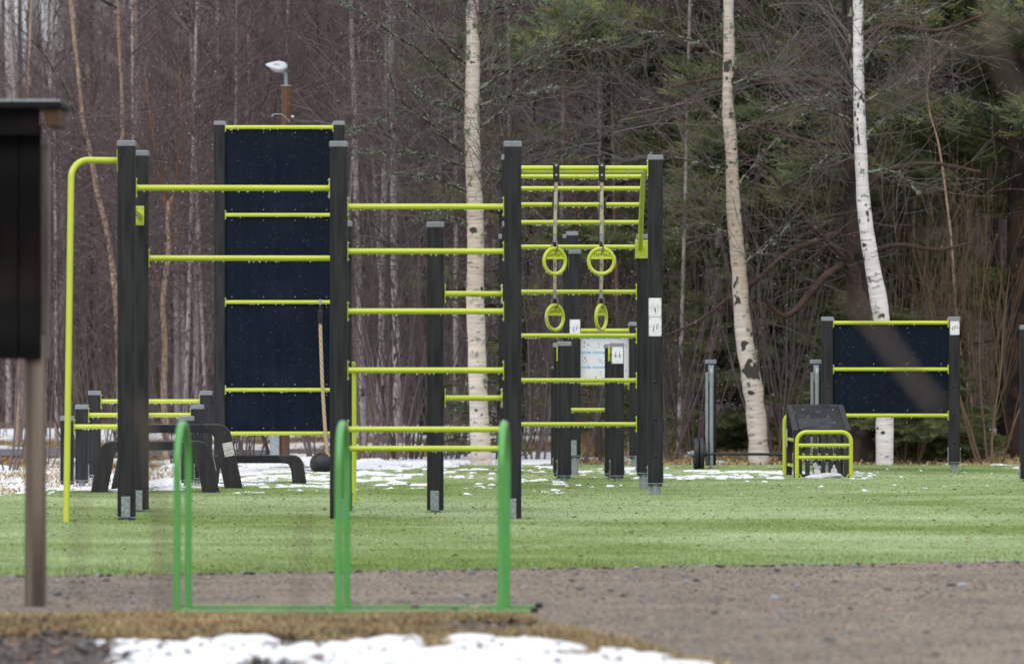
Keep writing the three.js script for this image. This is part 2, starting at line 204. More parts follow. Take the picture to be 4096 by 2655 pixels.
{ // fallen leaves and bark on the verge
  const r = rngOf(45), s = new Soup(), n = V(0, 1, 0);
  s.quad(V(-0.03, 0, 0), V(0, 0.006, -0.018), V(0.032, 0.012, 0.002), V(0, 0.01, 0.018), n); s.quad(V(-0.012, 0.004, 0.012), V(0.02, 0.002, 0.008), V(0.024, 0.014, 0.03), V(-0.006, 0.012, 0.03), n);
  const mats = [], cols = [];
  for (let k = 0; k < 15000; k++) { const d = 17.5 + 6.6 * r(), x = (r() * 2 - 1) * (d * 0.1 + 0.3), e = grassEdge(x); if (d > e - 0.25 * r()) continue; const on = snowFront(x, d), dens = on > 0.02 ? (on < 0.1 ? 0.12 : 0.05) : x < -0.7 ? 0.85 : 0.6; if (r() > dens) continue; mats.push(TRS(V(x, vergeY(x, d) + 0.012 + clamp(on * 0.2, 0, 0.03), -d), r() * 6.28, 0.3 + 0.5 * r(), (r() - 0.5) * 0.5, (r() - 0.5) * 0.4)); const v = 0.5 + 1.1 * r(), c = r(); cols.push(c < 0.6 ? lin(0.06 * v, 0.048 * v, 0.044 * v) : c < 0.85 ? lin(0.15 * v, 0.075 * v, 0.04 * v) : lin(0.12 * v, 0.12 * v, 0.14 * v)); }
  instanced('fallen_leaves', s.geometry(), std({ color: 0xffffff, roughness: 0.38, side: THREE.DoubleSide }), mats, cols);
}
// snow: a thin melting layer, a height field that stands proud of what it lies on
const bump2 = (x, d, cx, cd, rx, rd) => Math.exp(-(((x - cx) / rx) ** 2) - (((d - cd) / rd) ** 2));
function snowTurf(x, d) {
  const n = 0.5 * fbm(x * 2.9, d * 1.7, 61, 4) + 0.5 * fbm(x * 11, d * 5.5, 63, 3);
  let m = -0.205; const b = turfBack(x), tb = b - d, px = HX + x / d * F;
  m += 0.2 * sstep(-1.9, -3.2, x) * sstep(42.0, 45.5, d);                                        // left rear corner
  if (px < 1900) m += 0.3 * sstep(1.8, -0.2, tb) * sstep(-3.2, -1.5, tb) * sstep(1900, 1500, px); // bank on the rear edge
  m += 0.165 * sstep(44, 49, d) * sstep(2750, 1300, px);
  m += 0.21 * bump2(x, d, 1.9, 50.6, 1.1, 1.7) + 0.15 * bump2(x, d, 2.3, 48.4, 0.9, 0.8) + 0.1 * bump2(x, d, 0.7, 47.2, 1.2, 1.6) + 0.07 * bump2(x, d, 3.9, 50.6, 0.8, 1) + 0.09 * bump2(x, d, -2, 45.4, 1.4, 1.5);
  if (d < 43) m -= 0.06 * (43 - d) ;
  return n - 0.5 + m;
}
sheet('snow', -6, 5.6, 38.5, 57, 400, 560, (x, d) => { const v = snowTurf(x, d), b = turfBack(x) - d, deep = HX + x / d * F < 1800 ? sstep(2.2, 0.3, b) * sstep(-3.2, -0.8, b) * sstep(-2.8, -2.2, x) : 0; const y0 = b > 0 ? turfY(x, d) : groundY(x, d) - 0.06; return y0 - 0.004 + Math.min(0.022, Math.max(-0.02, v * 0.26)) + Math.max(0, v) * 0.16 * deep * (0.6 + 0.8 * fbm(x * 1.2, d, 9)); }, M.snow, (x, y, d) => snowTurf(x, d) > 0.004);
const snowFar = (x, d) => fbm(x * 0.7, d * 0.33, 71, 4) - 0.5 + (x < -1.6 ? 0.16 * bump2(0, d, 0, 60.4, 1, 1.0) + 0.2 * bump2(0, d, 0, 68.6, 1, 1.8) : x < 0.6 ? 0.06 : -0.12) - 0.05;
sheet('meadow_snow', -10, 9, 55, 84, 160, 230, (x, d) => -0.1 + groundY(x, d) + Math.min(0.09, 0.8 * snowFar(x, d)), M.snow, (x, y, d) => snowFar(x, d) > 0.004);
sheet('footpath', -14, 0.6, 63.2, 66.4, 120, 24, (x, d) => -0.085 + 0.05 * (1 - Math.abs(d - 64.8) / 1.6) + 0.05 * (fbm(x * 2, d * 2, 91, 3) - 0.5), std({ map: grain(128, 128, [98, 98, 104], 24, 20, 20, 24), roughness: 0.7 }));
sheet('verge_snow', -3, 2.4, 16, 22.6, 260, 330, (x, d) => vergeY(x, d) + 0.012 + clamp(snowFront(x, d) * 0.2, -0.02, 0.03), M.snow, (x, y, d) => snowFront(x, d) > 0.004);
// ------------------------------------------------------------------ equipment: shared parts
const dropGeo = new THREE.IcosahedronGeometry(1, 0);
const rd = rngOf(303);
function figureSign(w, h, kind) { // white instruction plate: frame posts, small figures, blue swoosh
  return canvasTex(256, Math.round(256 * h / w), (c, cw, ch) => {
    c.fillStyle = '#eef0f6'; c.fillRect(0, 0, cw, ch);
    c.strokeStyle = '#a9d3ea'; c.lineWidth = ch * 0.022; c.beginPath(); c.moveTo(8, ch * 0.72); c.bezierCurveTo(cw * 0.35, ch * 0.80, cw * 0.65, ch * 0.80, cw - 8, ch * 0.70); c.stroke();
    c.strokeStyle = '#6d7480'; c.lineWidth = 6;
    const post = (x, a, b) => { c.beginPath(); c.moveTo(x * cw, a * ch); c.lineTo(x * cw, b * ch); c.stroke(); };
    const fig = (x, y, s, lean) => { c.lineCap = 'round'; c.lineWidth = 15 * s; c.strokeStyle = '#c22a86'; c.beginPath(); c.moveTo(x * cw, y * ch); c.lineTo((x + lean) * cw, (y - 0.1 * s) * ch); c.stroke(); c.strokeStyle = '#22202c'; c.beginPath(); c.moveTo(x * cw, y * ch); c.lineTo((x - lean * 0.6) * cw, (y + 0.08 * s) * ch); c.lineTo((x - lean * 1.2 + 0.02) * cw, (y + 0.15 * s) * ch); c.stroke(); c.fillStyle = '#5a4034'; c.beginPath(); c.arc((x + lean * 1.2) * cw, (y - 0.14 * s) * ch, 9 * s, 0, 7); c.fill(); c.lineCap = 'butt'; };
    if (kind === 0) { [[0.17, 0.28, 0.68], [0.34, 0.31, 0.66], [0.71, 0.35, 0.7], [0.82, 0.36, 0.68]].forEach((q) => post(...q)); c.strokeStyle = '#9cc7e6'; c.lineWidth = 5; c.beginPath(); c.moveTo(cw * 0.17, ch * 0.28); c.lineTo(cw * 0.82, ch * 0.36); c.stroke(); fig(0.55, 0.57, 1, 0.03); fig(0.46, 0.6, 1, -0.05); }
    if (kind === 1) { [[0.24, 0.33, 0.68], [0.46, 0.31, 0.7], [0.6, 0.33, 0.62], [0.79, 0.3, 0.66]].forEach((q) => post(...q)); fig(0.37, 0.6, 1, 0.01); fig(0.67, 0.5, 0.9, 0.03); }
    if (kind === 2) { [[0.2, 0.44, 0.66], [0.3, 0.44, 0.62], [0.46, 0.44, 0.64], [0.62, 0.46, 0.66], [0.8, 0.46, 0.64]].forEach((q) => post(...q)); fig(0.34, 0.48, 1.1, 0.0); fig(0.7, 0.47, 1.1, 0.0); }
    if (kind === 3) { [[0.3, 0.4, 0.62], [0.55, 0.36, 0.62], [0.78, 0.36, 0.6]].forEach((q) => post(...q)); c.strokeStyle = '#22202c'; c.lineWidth = 9; c.strokeRect(cw * 0.6, ch * 0.3, cw * 0.2, ch * 0.22); fig(0.25, 0.52, 1, 0.02); fig(0.44, 0.5, 1, 0.03); }
    ['#8fbf4a', '#c7316e', '#b23', '#2a4fa0', '#2f8f6a'].forEach((k, i) => { c.fillStyle = k; c.fillRect(cw * (0.36 + 0.06 * i), ch * 0.85, cw * 0.045, ch * 0.014); });
    c.fillStyle = '#c6cad6'; for (let k = 0; k < 3; k++) c.fillRect(cw * 0.22, ch * (0.895 + 0.026 * k), cw * 0.56, ch * 0.008);
  });
}
const signMat = [0, 1, 2, 3].map((k) => std({ map: figureSign(0.094, 0.14, k), roughness: 0.4 }));
const plateEdge = std({ color: lin(0.78, 0.78, 0.8), roughness: 0.45 });
function signPlate(parent, w, h, mat, x, y, z, ry = 0, rz = 0) { // a thin plate with its print and six screws
  const b = mesh('instruction_plate', new RoundedBoxGeometry(w, h, 0.004, 2, 0.0015), plateEdge, parent); b.position.set(x, y, z + 0.002); b.rotation.set(0, ry, rz);
  const f = mesh('print', new THREE.PlaneGeometry(w - 0.006, h - 0.006), mat, b); f.position.z = 0.0032;
  const s = new Soup(); for (const sx of [-1, 1]) for (const sy of [-1, 0, 1]) s.cyl(0.0034, 0.003, sx * (w / 2 - 0.008), sy * (h / 2 - 0.01), 0.0045, 'z', 8); const q = s.build('screws', M.blackBolt, b); q.userData.kind = 'stuff'; return b;
}
// a square post with grey cap, galvanised sleeve and bracket; front: bracket plate on the face, side: on the flanks
function post(t, x, d, top, o = {}) {
  const { w = 0.115, gap = 0.07, plate = 'side', y0 = 0, bolts = [], sr = 0.036, ry = 0 } = o, bot = y0 + gap;
  const p = new Soup().box(w, top - 0.03 - bot, w, 0, (top - 0.03 + bot) / 2, 0, 0.006).build('post', M.post, t); p.position.set(x, 0, -d); p.rotation.y = ry;
  new Soup().box(w + 0.008, 0.04, w + 0.008, 0, top - 0.02, 0, 0.007).build('cap', M.cap, p);
  if (gap > 0.015) new Soup().cyl(sr, gap + 0.25, 0, bot - (gap + 0.25) / 2 - 0.006, 0, 'y', 24).build('sleeve', M.galv, p);
  const b = new Soup(); b.box(w + 0.004, 0.006, w + 0.004, 0, bot - 0.0035, 0, 0.001);
  const h = 0.135, by = bot + h / 2;
  if (plate === 'side') for (const s of [-1, 1]) { b.box(0.005, h, w * 0.62, s * (w / 2 + 0.003), by, 0, 0.001); for (const [zz, yy] of [[0.02, h / 2 - 0.016], [-0.02, -h / 2 + 0.03]]) b.ball(0.008, s * (w / 2 + 0.007), by + yy, zz, 8); }
  if (plate === 'front') { b.box(w * 0.52, h, 0.005, o.px ?? -0.008, by, w / 2 + 0.003, 0.001); for (const [xx, yy] of [[0.018, h / 2 - 0.016], [-0.02, -h / 2 + 0.034]]) b.ball(0.0075, (o.px ?? -0.008) + xx, by + yy, w / 2 + 0.006, 8); }
  b.build('bracket', M.galv, p);
  if (gap > 0.03) { const n = new Soup(); for (const sx of [-1, 1]) for (const sz of [-1, 1]) n.cyl(0.013, 0.02, sx * (w / 2 - 0.014), bot - 0.016, sz * (w / 2 - 0.014), 'y', 10, 0.009); structure(n.build('foot_bolts', M.blackBolt, p), 'stuff'); }
  for (const y of bolts) { const k = new Soup().ball(0.012, 0, 0, 0, 12); const m = k.build('bolt_cover', M.blackBolt, p); m.position.set(0, y, w / 2 + 0.001); m.scale.z = 0.6; }
  return p;
}
function drops(a, b, r, parent, per = 13) { // rain hanging under a bar and beads on it
  const L = a.distanceTo(b), n = Math.round(L * per), s = new Soup(), q = V(0, 0, 0);
  const one = (x, y, z, k) => s.add(dropGeo, TRS(V(x, y, z), 0, V(k, k * 1.15, k)));
  for (let k = 0; k < n; k++) { q.lerpVectors(a, b, 0.03 + 0.94 * rd()); const z = 0.0045 + 0.0028 * rd(); one(q.x, q.y - r - z * 0.6, q.z, z); }
  for (let k = 0; k < n * 2; k++) { q.lerpVectors(a, b, 0.02 + 0.96 * rd()); const t = -0.3 - rd() * 1.2; one(q.x, q.y + Math.sin(t) * r, q.z + Math.cos(t) * r, 0.0016 + 0.0012 * rd()); }
  const m = s.build('rain_drops', M.drop, parent); m.userData.kind = 'stuff'; return m;
}
// a round bar between two points of its thing; ends: flange plates with bolts
function bar(t, a, b, o = {}) {
  const { r = 0.0195, mat = M.lime, fl = [1, 1], wet = 13, name = 'bar', fw = 0.062, fh = 0.135 } = o;
  const m = new Soup().tube([a, b], r, 20).build(name, mat, t), dir = V(0, 0, 0).subVectors(b, a).normalize(), yaw = Math.atan2(dir.x, dir.z);
  [[a, 1], [b, -1]].forEach(([p, s], k) => { if (!fl[k]) return; const f = new Soup().box(fw, fh, 0.006, 0, 0, 0.003, 0.0015); f.cyl(r + 0.004, 0.008, 0, 0, 0.009, 'z', 18); const g = f.build('flange', mat, m); g.position.copy(p); g.rotation.y = yaw + (s < 0 ? Math.PI : 0);
    const q = new Soup(); for (const sx of [-1, 1]) for (const sy of [-1, 1]) q.ball(0.0065, sx * (fw / 2 - 0.012), sy * (fh / 2 - 0.013), 0.008, 8); structure(q.build('bolts', M.bolt, g), 'stuff'); });
  if (wet) drops(a, b, r, m, wet); return m;
}
function bentPipe(t, pts, rad, r, mat, name) { // polyline with rounded corners
  const c = []; pts.forEach((p, k) => { if (!k || k === pts.length - 1) return c.push(p.clone()); const a = pts[k - 1], b = pts[k + 1], u = V(0, 0, 0).subVectors(a, p).normalize(), v = V(0, 0, 0).subVectors(b, p).normalize(), q = rad[k - 1] ?? rad[0], cs = u.dot(v), half = Math.acos(clamp(cs, -1, 1)) / 2, cut = q / Math.tan(half), ctr = p.clone().addScaledVector(u.clone().add(v).normalize(), q / Math.sin(half)), s = p.clone().addScaledVector(u, cut).sub(ctr), e = p.clone().addScaledVector(v, cut).sub(ctr), an = s.angleTo(e); for (let j = 0; j <= 12; j++) { const f = j / 12, w = Math.sin((1 - f) * an) / Math.sin(an), z = Math.sin(f * an) / Math.sin(an); c.push(ctr.clone().addScaledVector(s, w).addScaledVector(e, z)); } });
  return new Soup().tube(c, r, 18).build(name, mat, t);
}
function specks(parent, w, h, n, z, name = 'rain_specks') { const s = new Soup(); for (let k = 0; k < n; k++) { const q = 0.0009 + 0.0011 * rd() * rd(); s.add(dropGeo, TRS(V((rd() - 0.5) * w, (rd() - 0.5) * h, z), 0, V(q, q, q * 0.6))); } return structure(s.build(name, M.drop, parent), 'stuff'); }

// ------------------------------------------------------------------ pull-up rig in front: seven posts and their bars
{
  const t = thing('pull_up_rig', 'large pull-up rig of seven black posts with lime green bars, behind the green bike rack', 'pull-up rig');
  const P = { a: [xAt(505, 36.5), 36.5], b: [xAt(559, 38.3), 38.3], c: [xAt(1354, 36.7), 36.7], d: [xAt(2051, 36.7), 36.7], e: [xAt(1373, 38.4), 38.4], f: [xAt(1741, 38.2), 38.2], g: [xAt(2044, 38.3), 38.3] };
  post(t, ...P.a, 2.52, { gap: 0.035, plate: 'front', px: -0.002, sr: 0.04, y0: -0.01 }); post(t, ...P.b, 2.52, { gap: 0.02, plate: 'front', px: -0.01 });
  post(t, ...P.c, 2.523, { gap: 0.005, plate: 'front', px: 0.01 }); post(t, ...P.d, 2.523, { gap: 0.006, plate: 'front', px: -0.006 });
  post(t, ...P.e, 2.03, { gap: 0.006 }); post(t, ...P.f, 2.02, { gap: 0.02, plate: 'front', px: -0.004 }); post(t, ...P.g, 2.026, { gap: 0.01 });
  const q = 0.0575, X = (p, h, s) => V(p[0] + s * q, h, -p[1]), Z = (p, h, s) => V(p[0], h, -p[1] + s * q);
  bar(t, X(P.a, 2.207, 1), X(P.c, 2.21, -1));
  for (const y of [826, 1005, 1245, 1481, 1717, 1794]) { const h = hAt(y, 36.7); bar(t, X(P.c, h, 1), X(P.d, h, -1)); }
  bar(t, X(P.b, 1.77, 1), X(P.e, 1.77, -1));
  for (const y of [1175, 1592]) { const h = hAt(y, 38.25); bar(t, X(P.f, h, 1), X(P.g, h, -1)); }
  bar(t, Z(P.a, 2.085, -1), Z(P.b, 2.065, 1), { wet: 4 }); bar(t, Z(P.d, 1.9, -1), Z(P.g, 1.9, 1), { wet: 4 }); bar(t, Z(P.c, 1.9, -1), Z(P.e, 1.9, 1), { wet: 4 });
  { // bent pole off the left post, and the low one behind
    const h = hAt(640, 36.4), a = V(P.a[0] - q, h, -P.a[1]), x = xAt(276, 36.2);
    const m = bentPipe(t, [a, V(x, h, -36.35), V(x - 0.006, -0.1, -36.0)], [0.13], 0.0215, M.lime, 'bent_pole');
    const f = new Soup().box(0.006, 0.15, 0.062, -0.003, 0, 0, 0.0015).build('flange', M.lime, m); f.position.copy(a);
    const x2 = xAt(1416, 40.1), b = Z(P.e, 1.03, -1); b.x = x2; bentPipe(t, [b, V(x2, 1.03, -40.1), V(x2, -0.1, -40.1)], [0.1], 0.0165, M.lime, 'bent_pole');
  }
}
// ------------------------------------------------------------------ overhead ladder with rings
{
  const t = thing('overhead_ladder', 'tall black-post climbing frame with a curved lime ladder from which four rings hang', 'climbing frame');
  const nr = [xAt(2622, 42.8), 42.8], nl = [xAt(2037, 42.8), 42.8], fr = [xAt(2576, 44.5), 44.5], fl = [xAt(2024, 44.5), 44.5];
  const pr = post(t, ...nr, 2.647, { gap: 0.097, sr: 0.04, bolts: [hAt(1527, 42.8), hAt(1676, 42.8), hAt(1824, 42.8)] }); post(t, ...nl, 2.647, { gap: 0.097, sr: 0.04 });
  post(t, ...fr, 2.066, { gap: 0.14, sr: 0.038 }); post(t, ...fl, 2.066, { gap: 0.14, sr: 0.038 });
  signPlate(pr, 0.099, 0.148, signMat[0], -0.004, hAt(1230, 42.8), 0.0575); signPlate(pr, 0.099, 0.148, signMat[1], -0.003, hAt(1307, 42.8), 0.0575);
  for (const y of [987, 1167, 1342, 1521, 1697]) { const h = hAt(y, 44.45); bar(t, V(fl[0] + 0.0575, h, -44.47), V(fr[0] - 0.0575, h, -44.47), { r: 0.018, wet: 26 }); }
  const arc = [[42.93, 2.525], [43.25, 2.495], [43.56, 2.41], [43.85, 2.29], [44.14, 2.155], [44.4, 1.98]];
  const xr = (d) => mix(nr[0] - 0.085, fr[0] - 0.03, (d - 42.8) / 1.7), xl = (d) => mix(nl[0] + 0.085, fl[0] + 0.03, (d - 42.8) / 1.7);
  for (const [d, h] of arc.slice(0, 5)) bar(t, V(xl(d), h, -d), V(xr(d), h, -d), { r: 0.018, fl: [0, 0], wet: 26, name: 'rung' });
  bar(t, V(nl[0] + 0.0575, hAt(672, 42.75), -42.75), V(nr[0] - 0.0575, hAt(672, 42.75), -42.75), { r: 0.02, wet: 20 });
  for (const xf of [xl, xr]) { const c = new THREE.CatmullRomCurve3([[42.8, 2.52], ...arc, [44.44, 1.95]].map(([d, h]) => V(xf(d), h, -d))); new Soup().tube(c.getPoints(40), 0.021, 14).build('rail', M.lime, t); }
  for (const [p, s] of [[nl, 1], [nr, -1]]) { new Soup().box(0.006, 0.13, 0.07, p[0] + s * 0.061, 2.52, -p[1], 0.0015).build('flange', M.lime, t); }
  for (const [p, s] of [[fl, 1], [fr, -1]]) { const g = new Soup().box(0.105, 0.15, 0.007, p[0] + s * 0.02, 1.945, -p[1] + 0.0625, 0.002).build('mounting_plate', M.lime, t); const q = new Soup(); for (const sx of [-1, 1]) for (const sy of [-1, 1]) q.ball(0.007, p[0] + s * 0.02 + sx * 0.042, 1.945 + sy * 0.06, -p[1] + 0.067, 8); structure(q.build('bolts', M.bolt, g), 'stuff'); }
}
{ // gymnastic rings
  const letters = (mirror) => std({ map: canvasTex(512, 256, (c, w, h) => { c.fillStyle = '#c3d13a'; c.fillRect(0, 0, w, h); c.fillStyle = '#25280c'; c.font = 'bold 84px sans-serif'; c.textAlign = 'center'; c.textBaseline = 'middle'; if (mirror) { c.translate(w, 0); c.scale(-1, 1); } c.fillText('LAPPSET', w / 2, h * 0.62); c.strokeStyle = '#25280c'; c.lineWidth = 9; c.beginPath(); c.arc(w / 2, h * 0.98, w * 0.40, Math.PI * 1.1, Math.PI * 1.42); c.stroke(); c.beginPath(); c.arc(w / 2, h * 0.98, w * 0.40, Math.PI * 1.58, Math.PI * 1.9); c.stroke(); }), roughness: 0.45 });
  const face = letters(false), back = letters(true);
  const Rr = 0.0985, r = 0.0148, flatY = 0.016;
  const seg = new THREE.Shape(); { const a0 = Math.asin(flatY / Rr); seg.absarc(0, 0, Rr, a0, Math.PI - a0, false); seg.closePath(); }
  const segGeo = new THREE.ExtrudeGeometry(seg, { depth: 0.006, bevelEnabled: false, curveSegments: 24 }); segGeo.translate(0, 0, -0.003);
  const printGeo = (s) => { const g = new THREE.ShapeGeometry(seg, 24), p = g.attributes.position, u = g.attributes.uv; for (let k = 0; k < p.count; k++) u.setXY(k, p.getX(k) / (2 * Rr) + 0.5, (p.getY(k) - flatY) / (Rr * 1.0) + 0.06); if (s < 0) { g.rotateY(Math.PI); for (let k = 0; k < p.count; k++) u.setX(k, 1 - u.getX(k)); } g.translate(0, 0, s * 0.0035); return g; };
  const chips = (seed) => { const q = rngOf(seed), s = new Soup(); for (let k = 0; k < 10; k++) { const a = (k < 5 ? 0.1 : 2.9) + (q() - 0.5) * 1.2, b = 0.4 + (q() - 0.5) * 1.2; const g = new THREE.SphereGeometry(0.005 + 0.006 * q(), 8, 6); g.scale(0.6, 1.7, 0.5); g.rotateZ(a); g.translate(Math.cos(a) * (Rr + r * 0.86 * Math.cos(b)), Math.sin(a) * (Rr + r * 0.86 * Math.cos(b)), r * 0.8 * Math.sin(b)); s.add(g); } return s; };
  const spec = [[2219, 1044.5, 42.66, 0.575, 2225, 672, 42.75, 'upper left lime gymnastic ring, hung nearest on a pale sleeved cable', 0, face], [2406, 1044, 42.66, 0.05, 2408, 672, 42.75, 'upper right lime gymnastic ring with mirrored lettering and chipped grey paint', 1, back], [2219.5, 1270, 43.85, 0.81, 2222, 812, 43.85, 'lower left lime gymnastic ring with readable lettering and chipped paint', 1, face], [2405, 1270, 43.85, 1.13, 2411, 812, 43.85, 'lower right lime gymnastic ring turned nearly edge-on to the viewer', 0, face]];
  for (const [x, y, d, ry, hx, hy, hd, label, worn, front] of spec) {
    const c = W(x, y, d), hb = W(hx, hy, hd), t = thing('gymnastic_ring', label, 'gym ring', c, 0, 'rings hanging from the ladder'), rel = hb.clone().sub(c);
    const ring = mesh('ring', new THREE.TorusGeometry(Rr, r, 16, 48), M.lime, t); ring.rotation.y = ry;
    mesh('name_plate', segGeo, M.lime, ring); mesh('lettering', printGeo(1), front, ring); mesh('lettering', printGeo(-1), front === face ? back : face, ring);
    if (worn) structure(chips(x | 0).build('chipped_paint', M.chipped, ring), 'stuff');
    { const s = new Soup(); for (let k = 0; k < 9; k++) { const a = Math.PI * (1.15 + 0.7 * rd()); s.add(dropGeo, TRS(V(Math.cos(a) * (Rr + r), Math.sin(a) * (Rr + r) - 0.002, 0.003), 0, 0.0045)); } structure(s.build('rain_drops', M.drop, ring), 'stuff'); }
    const top = Rr + 0.004, fy = 0.152, e = rel.y - 0.105;
    new Soup().tube([V(0, fy + 0.05, 0), V(rel.x * 0.5, mix(fy, e, 0.5), 0), V(rel.x, e + 0.02, rel.z)], 0.0145, 14).build('cable', M.sleeve, t);
    new Soup().cyl(0.0135, 0.046, 0, fy + 0.026, 0, 'y', 18).build('ferrule', M.galv, t);
    { const l = []; for (let k = 0; k <= 20; k++) { const a = k / 20 * Math.PI * 2; l.push(V(Math.sin(a) * 0.012 * (k < 10 ? 1 : 1), fy + 0.01 - (1 - Math.cos(a)) * 0.5 * (fy - top + 0.045), Math.sin(a) * 0.022)); } const w = new Soup().tube(l, 0.0058, 8).build('wire_loop', M.wire, t); w.rotation.y = ry; new Soup().box(0.02, 0.034, 0.018, 0, fy - 0.022, 0, 0.004).build('thimble', M.blackBolt, w); }
    { const s = new Soup(); s.box(0.05, 0.13, 0.028, rel.x, rel.y - 0.04, rel.z + 0.026, 0.01); s.box(0.052, 0.05, 0.075, rel.x, rel.y + 0.012, rel.z, 0.012); s.box(0.045, 0.1, 0.02, rel.x, rel.y - 0.045, rel.z - 0.03, 0.008); const hgr = s.build('hanger', M.blackBolt, t); const q = new Soup(); for (const yy of [0.02, -0.055]) q.cyl(0.009, 0.008, rel.x, rel.y + yy, rel.z + 0.041, 'z', 12); structure(q.build('bolts', M.bolt, hgr), 'stuff'); }
  }
}
// ------------------------------------------------------------------ climbing wall, and the low wall on the right
function panelWall(t, xl, xr, d, top, rungY, w, opt) {
  const a = post(t, xl, d, top, { w, gap: opt.gap, sr: 0.03, bolts: opt.bl || [] }), b = post(t, xr, d, top, { w, gap: opt.gap, sr: 0.03, bolts: opt.br || [] });
  rungY.forEach((h) => bar(t, V(xl + w / 2, h, -d + 0.02), V(xr - w / 2, h, -d + 0.02), { r: 0.0185, wet: opt.wet ?? 8, fw: 0.05, fh: 0.09, name: 'rung' }));
  for (let k = 0; k < rungY.length - 1; k++) {
    const y1 = rungY[k] - 0.006, y0 = rungY[k + 1] + 0.006, pw = xr - xl - w - 0.006;
    const p = new Soup().box(pw, y1 - y0, 0.018, 0, 0, 0, 0.002).build('panel', M.panel, t); p.position.set((xl + xr) / 2, (y0 + y1) / 2, -d - 0.01);
    const s = new Soup(); for (const sy of [-1, 1]) for (let i = 0; i < 4; i++) s.ball(0.0055, (i - 1.5) * pw * 0.293, sy * ((y1 - y0) / 2 - 0.042), 0.0095, 8); structure(s.build('screws', M.bolt, p), 'stuff');
    specks(p, pw - 0.02, y1 - y0 - 0.02, Math.round(opt.specks * pw * (y1 - y0)), 0.0095);
  }
  return [a, b];
}
{
  const d = 51, t = thing('climbing_wall', 'tall dark blue climbing wall with lime rungs, left of centre below the lamp', 'climbing wall');
  panelWall(t, xAt(877.5, d), xAt(1355, d), d, hAt(484, d), [509, 859.5, 1208, 1559, 1733].map((y) => hAt(y, d)), 0.1, { gap: 0.1, specks: 380 });
}
{
  const d = 50.9, t = thing('climbing_rope', 'pale twisted climbing rope with a black ball at its end, hanging on the tall wall', 'climbing rope');
  const z = d - 0.09, top = W(1280, 1208, z), pts = [[1280, 1288], [1283, 1380], [1288, 1520], [1296, 1660], [1304, 1770], [1311, 1840]].map(([x, y]) => W(x, y, z));
  new Soup().tube(new THREE.CatmullRomCurve3(pts).getPoints(40), 0.0165, 12).build('rope', M.rope, t);
  const c = new Soup().box(0.05, 0.1, 0.035, top.x, hAt(1262, z), top.z, 0.01).box(0.03, 0.1, 0.02, top.x, hAt(1230, z), top.z, 0.005).tube([W(1281, 1270, z), W(1280, 1295, z)], 0.021, 12); c.build('clamp', M.blackBolt, t);
  const k = new Soup().box(0.026, 0.05, 0.012, top.x, top.y, top.z + 0.014, 0.004).build('shackle', M.galv, t); k.userData.label = 'small galvanised shackle';
  const s = new THREE.SphereGeometry(0.104, 32, 24); const m = mesh('ball', s, M.rubber, t); m.position.copy(W(1283, 1868, z)); m.position.y = 0.08;
}
{
  const d = 50.7, t = thing('low_climbing_wall', 'low dark blue wall panel with three lime rungs, on the right in front of birch', 'climbing wall');
  const [a, b] = panelWall(t, xAt(3310, d), xAt(3818, d), d, 1.437, [1291, 1477, 1661.5].map((y) => hAt(y, d)), 0.103, { gap: 0.1, specks: 420, wet: 4, br: [1547, 1657, 1768].map((y) => hAt(y, d)), bl: [1548].map((y) => hAt(y, d)) });
  signPlate(b, 0.088, 0.128, signMat[3], 0.002, hAt(1312, d), 0.0515);
}
// ------------------------------------------------------------------ three low bars on the left
for (const [xl, xr, d, top, by, label] of [[267, 748, 46, hAt(1664, 46), hAt(1706, 46), 'nearest and lowest of three lime low bars on black posts'], [326, 788, 47.2, hAt(1618, 47.2), hAt(1660, 47.2), 'middle one of three stepped lime low bars on black posts'], [377, 823, 49.5, hAt(1563, 49.5), hAt(1605, 49.5), 'rearmost and highest of three stepped lime low bars']]) {
  const t = thing('low_bar', label, 'exercise bar', V(0, 0, 0), 0, 'low bars on the left'), x0 = xAt(xl, d), x1 = xAt(xr, d), w = 0.106;
  post(t, x0, d, top, { w, gap: 0.06, y0: groundY(x0, d), sr: 0.03 }); post(t, x1, d, top, { w, gap: 0.06, y0: groundY(x1, d), sr: 0.03 });
  bar(t, V(x0 + w / 2, by, -d), V(x1 - w / 2, by, -d), { wet: 16, fw: 0.05 });
}
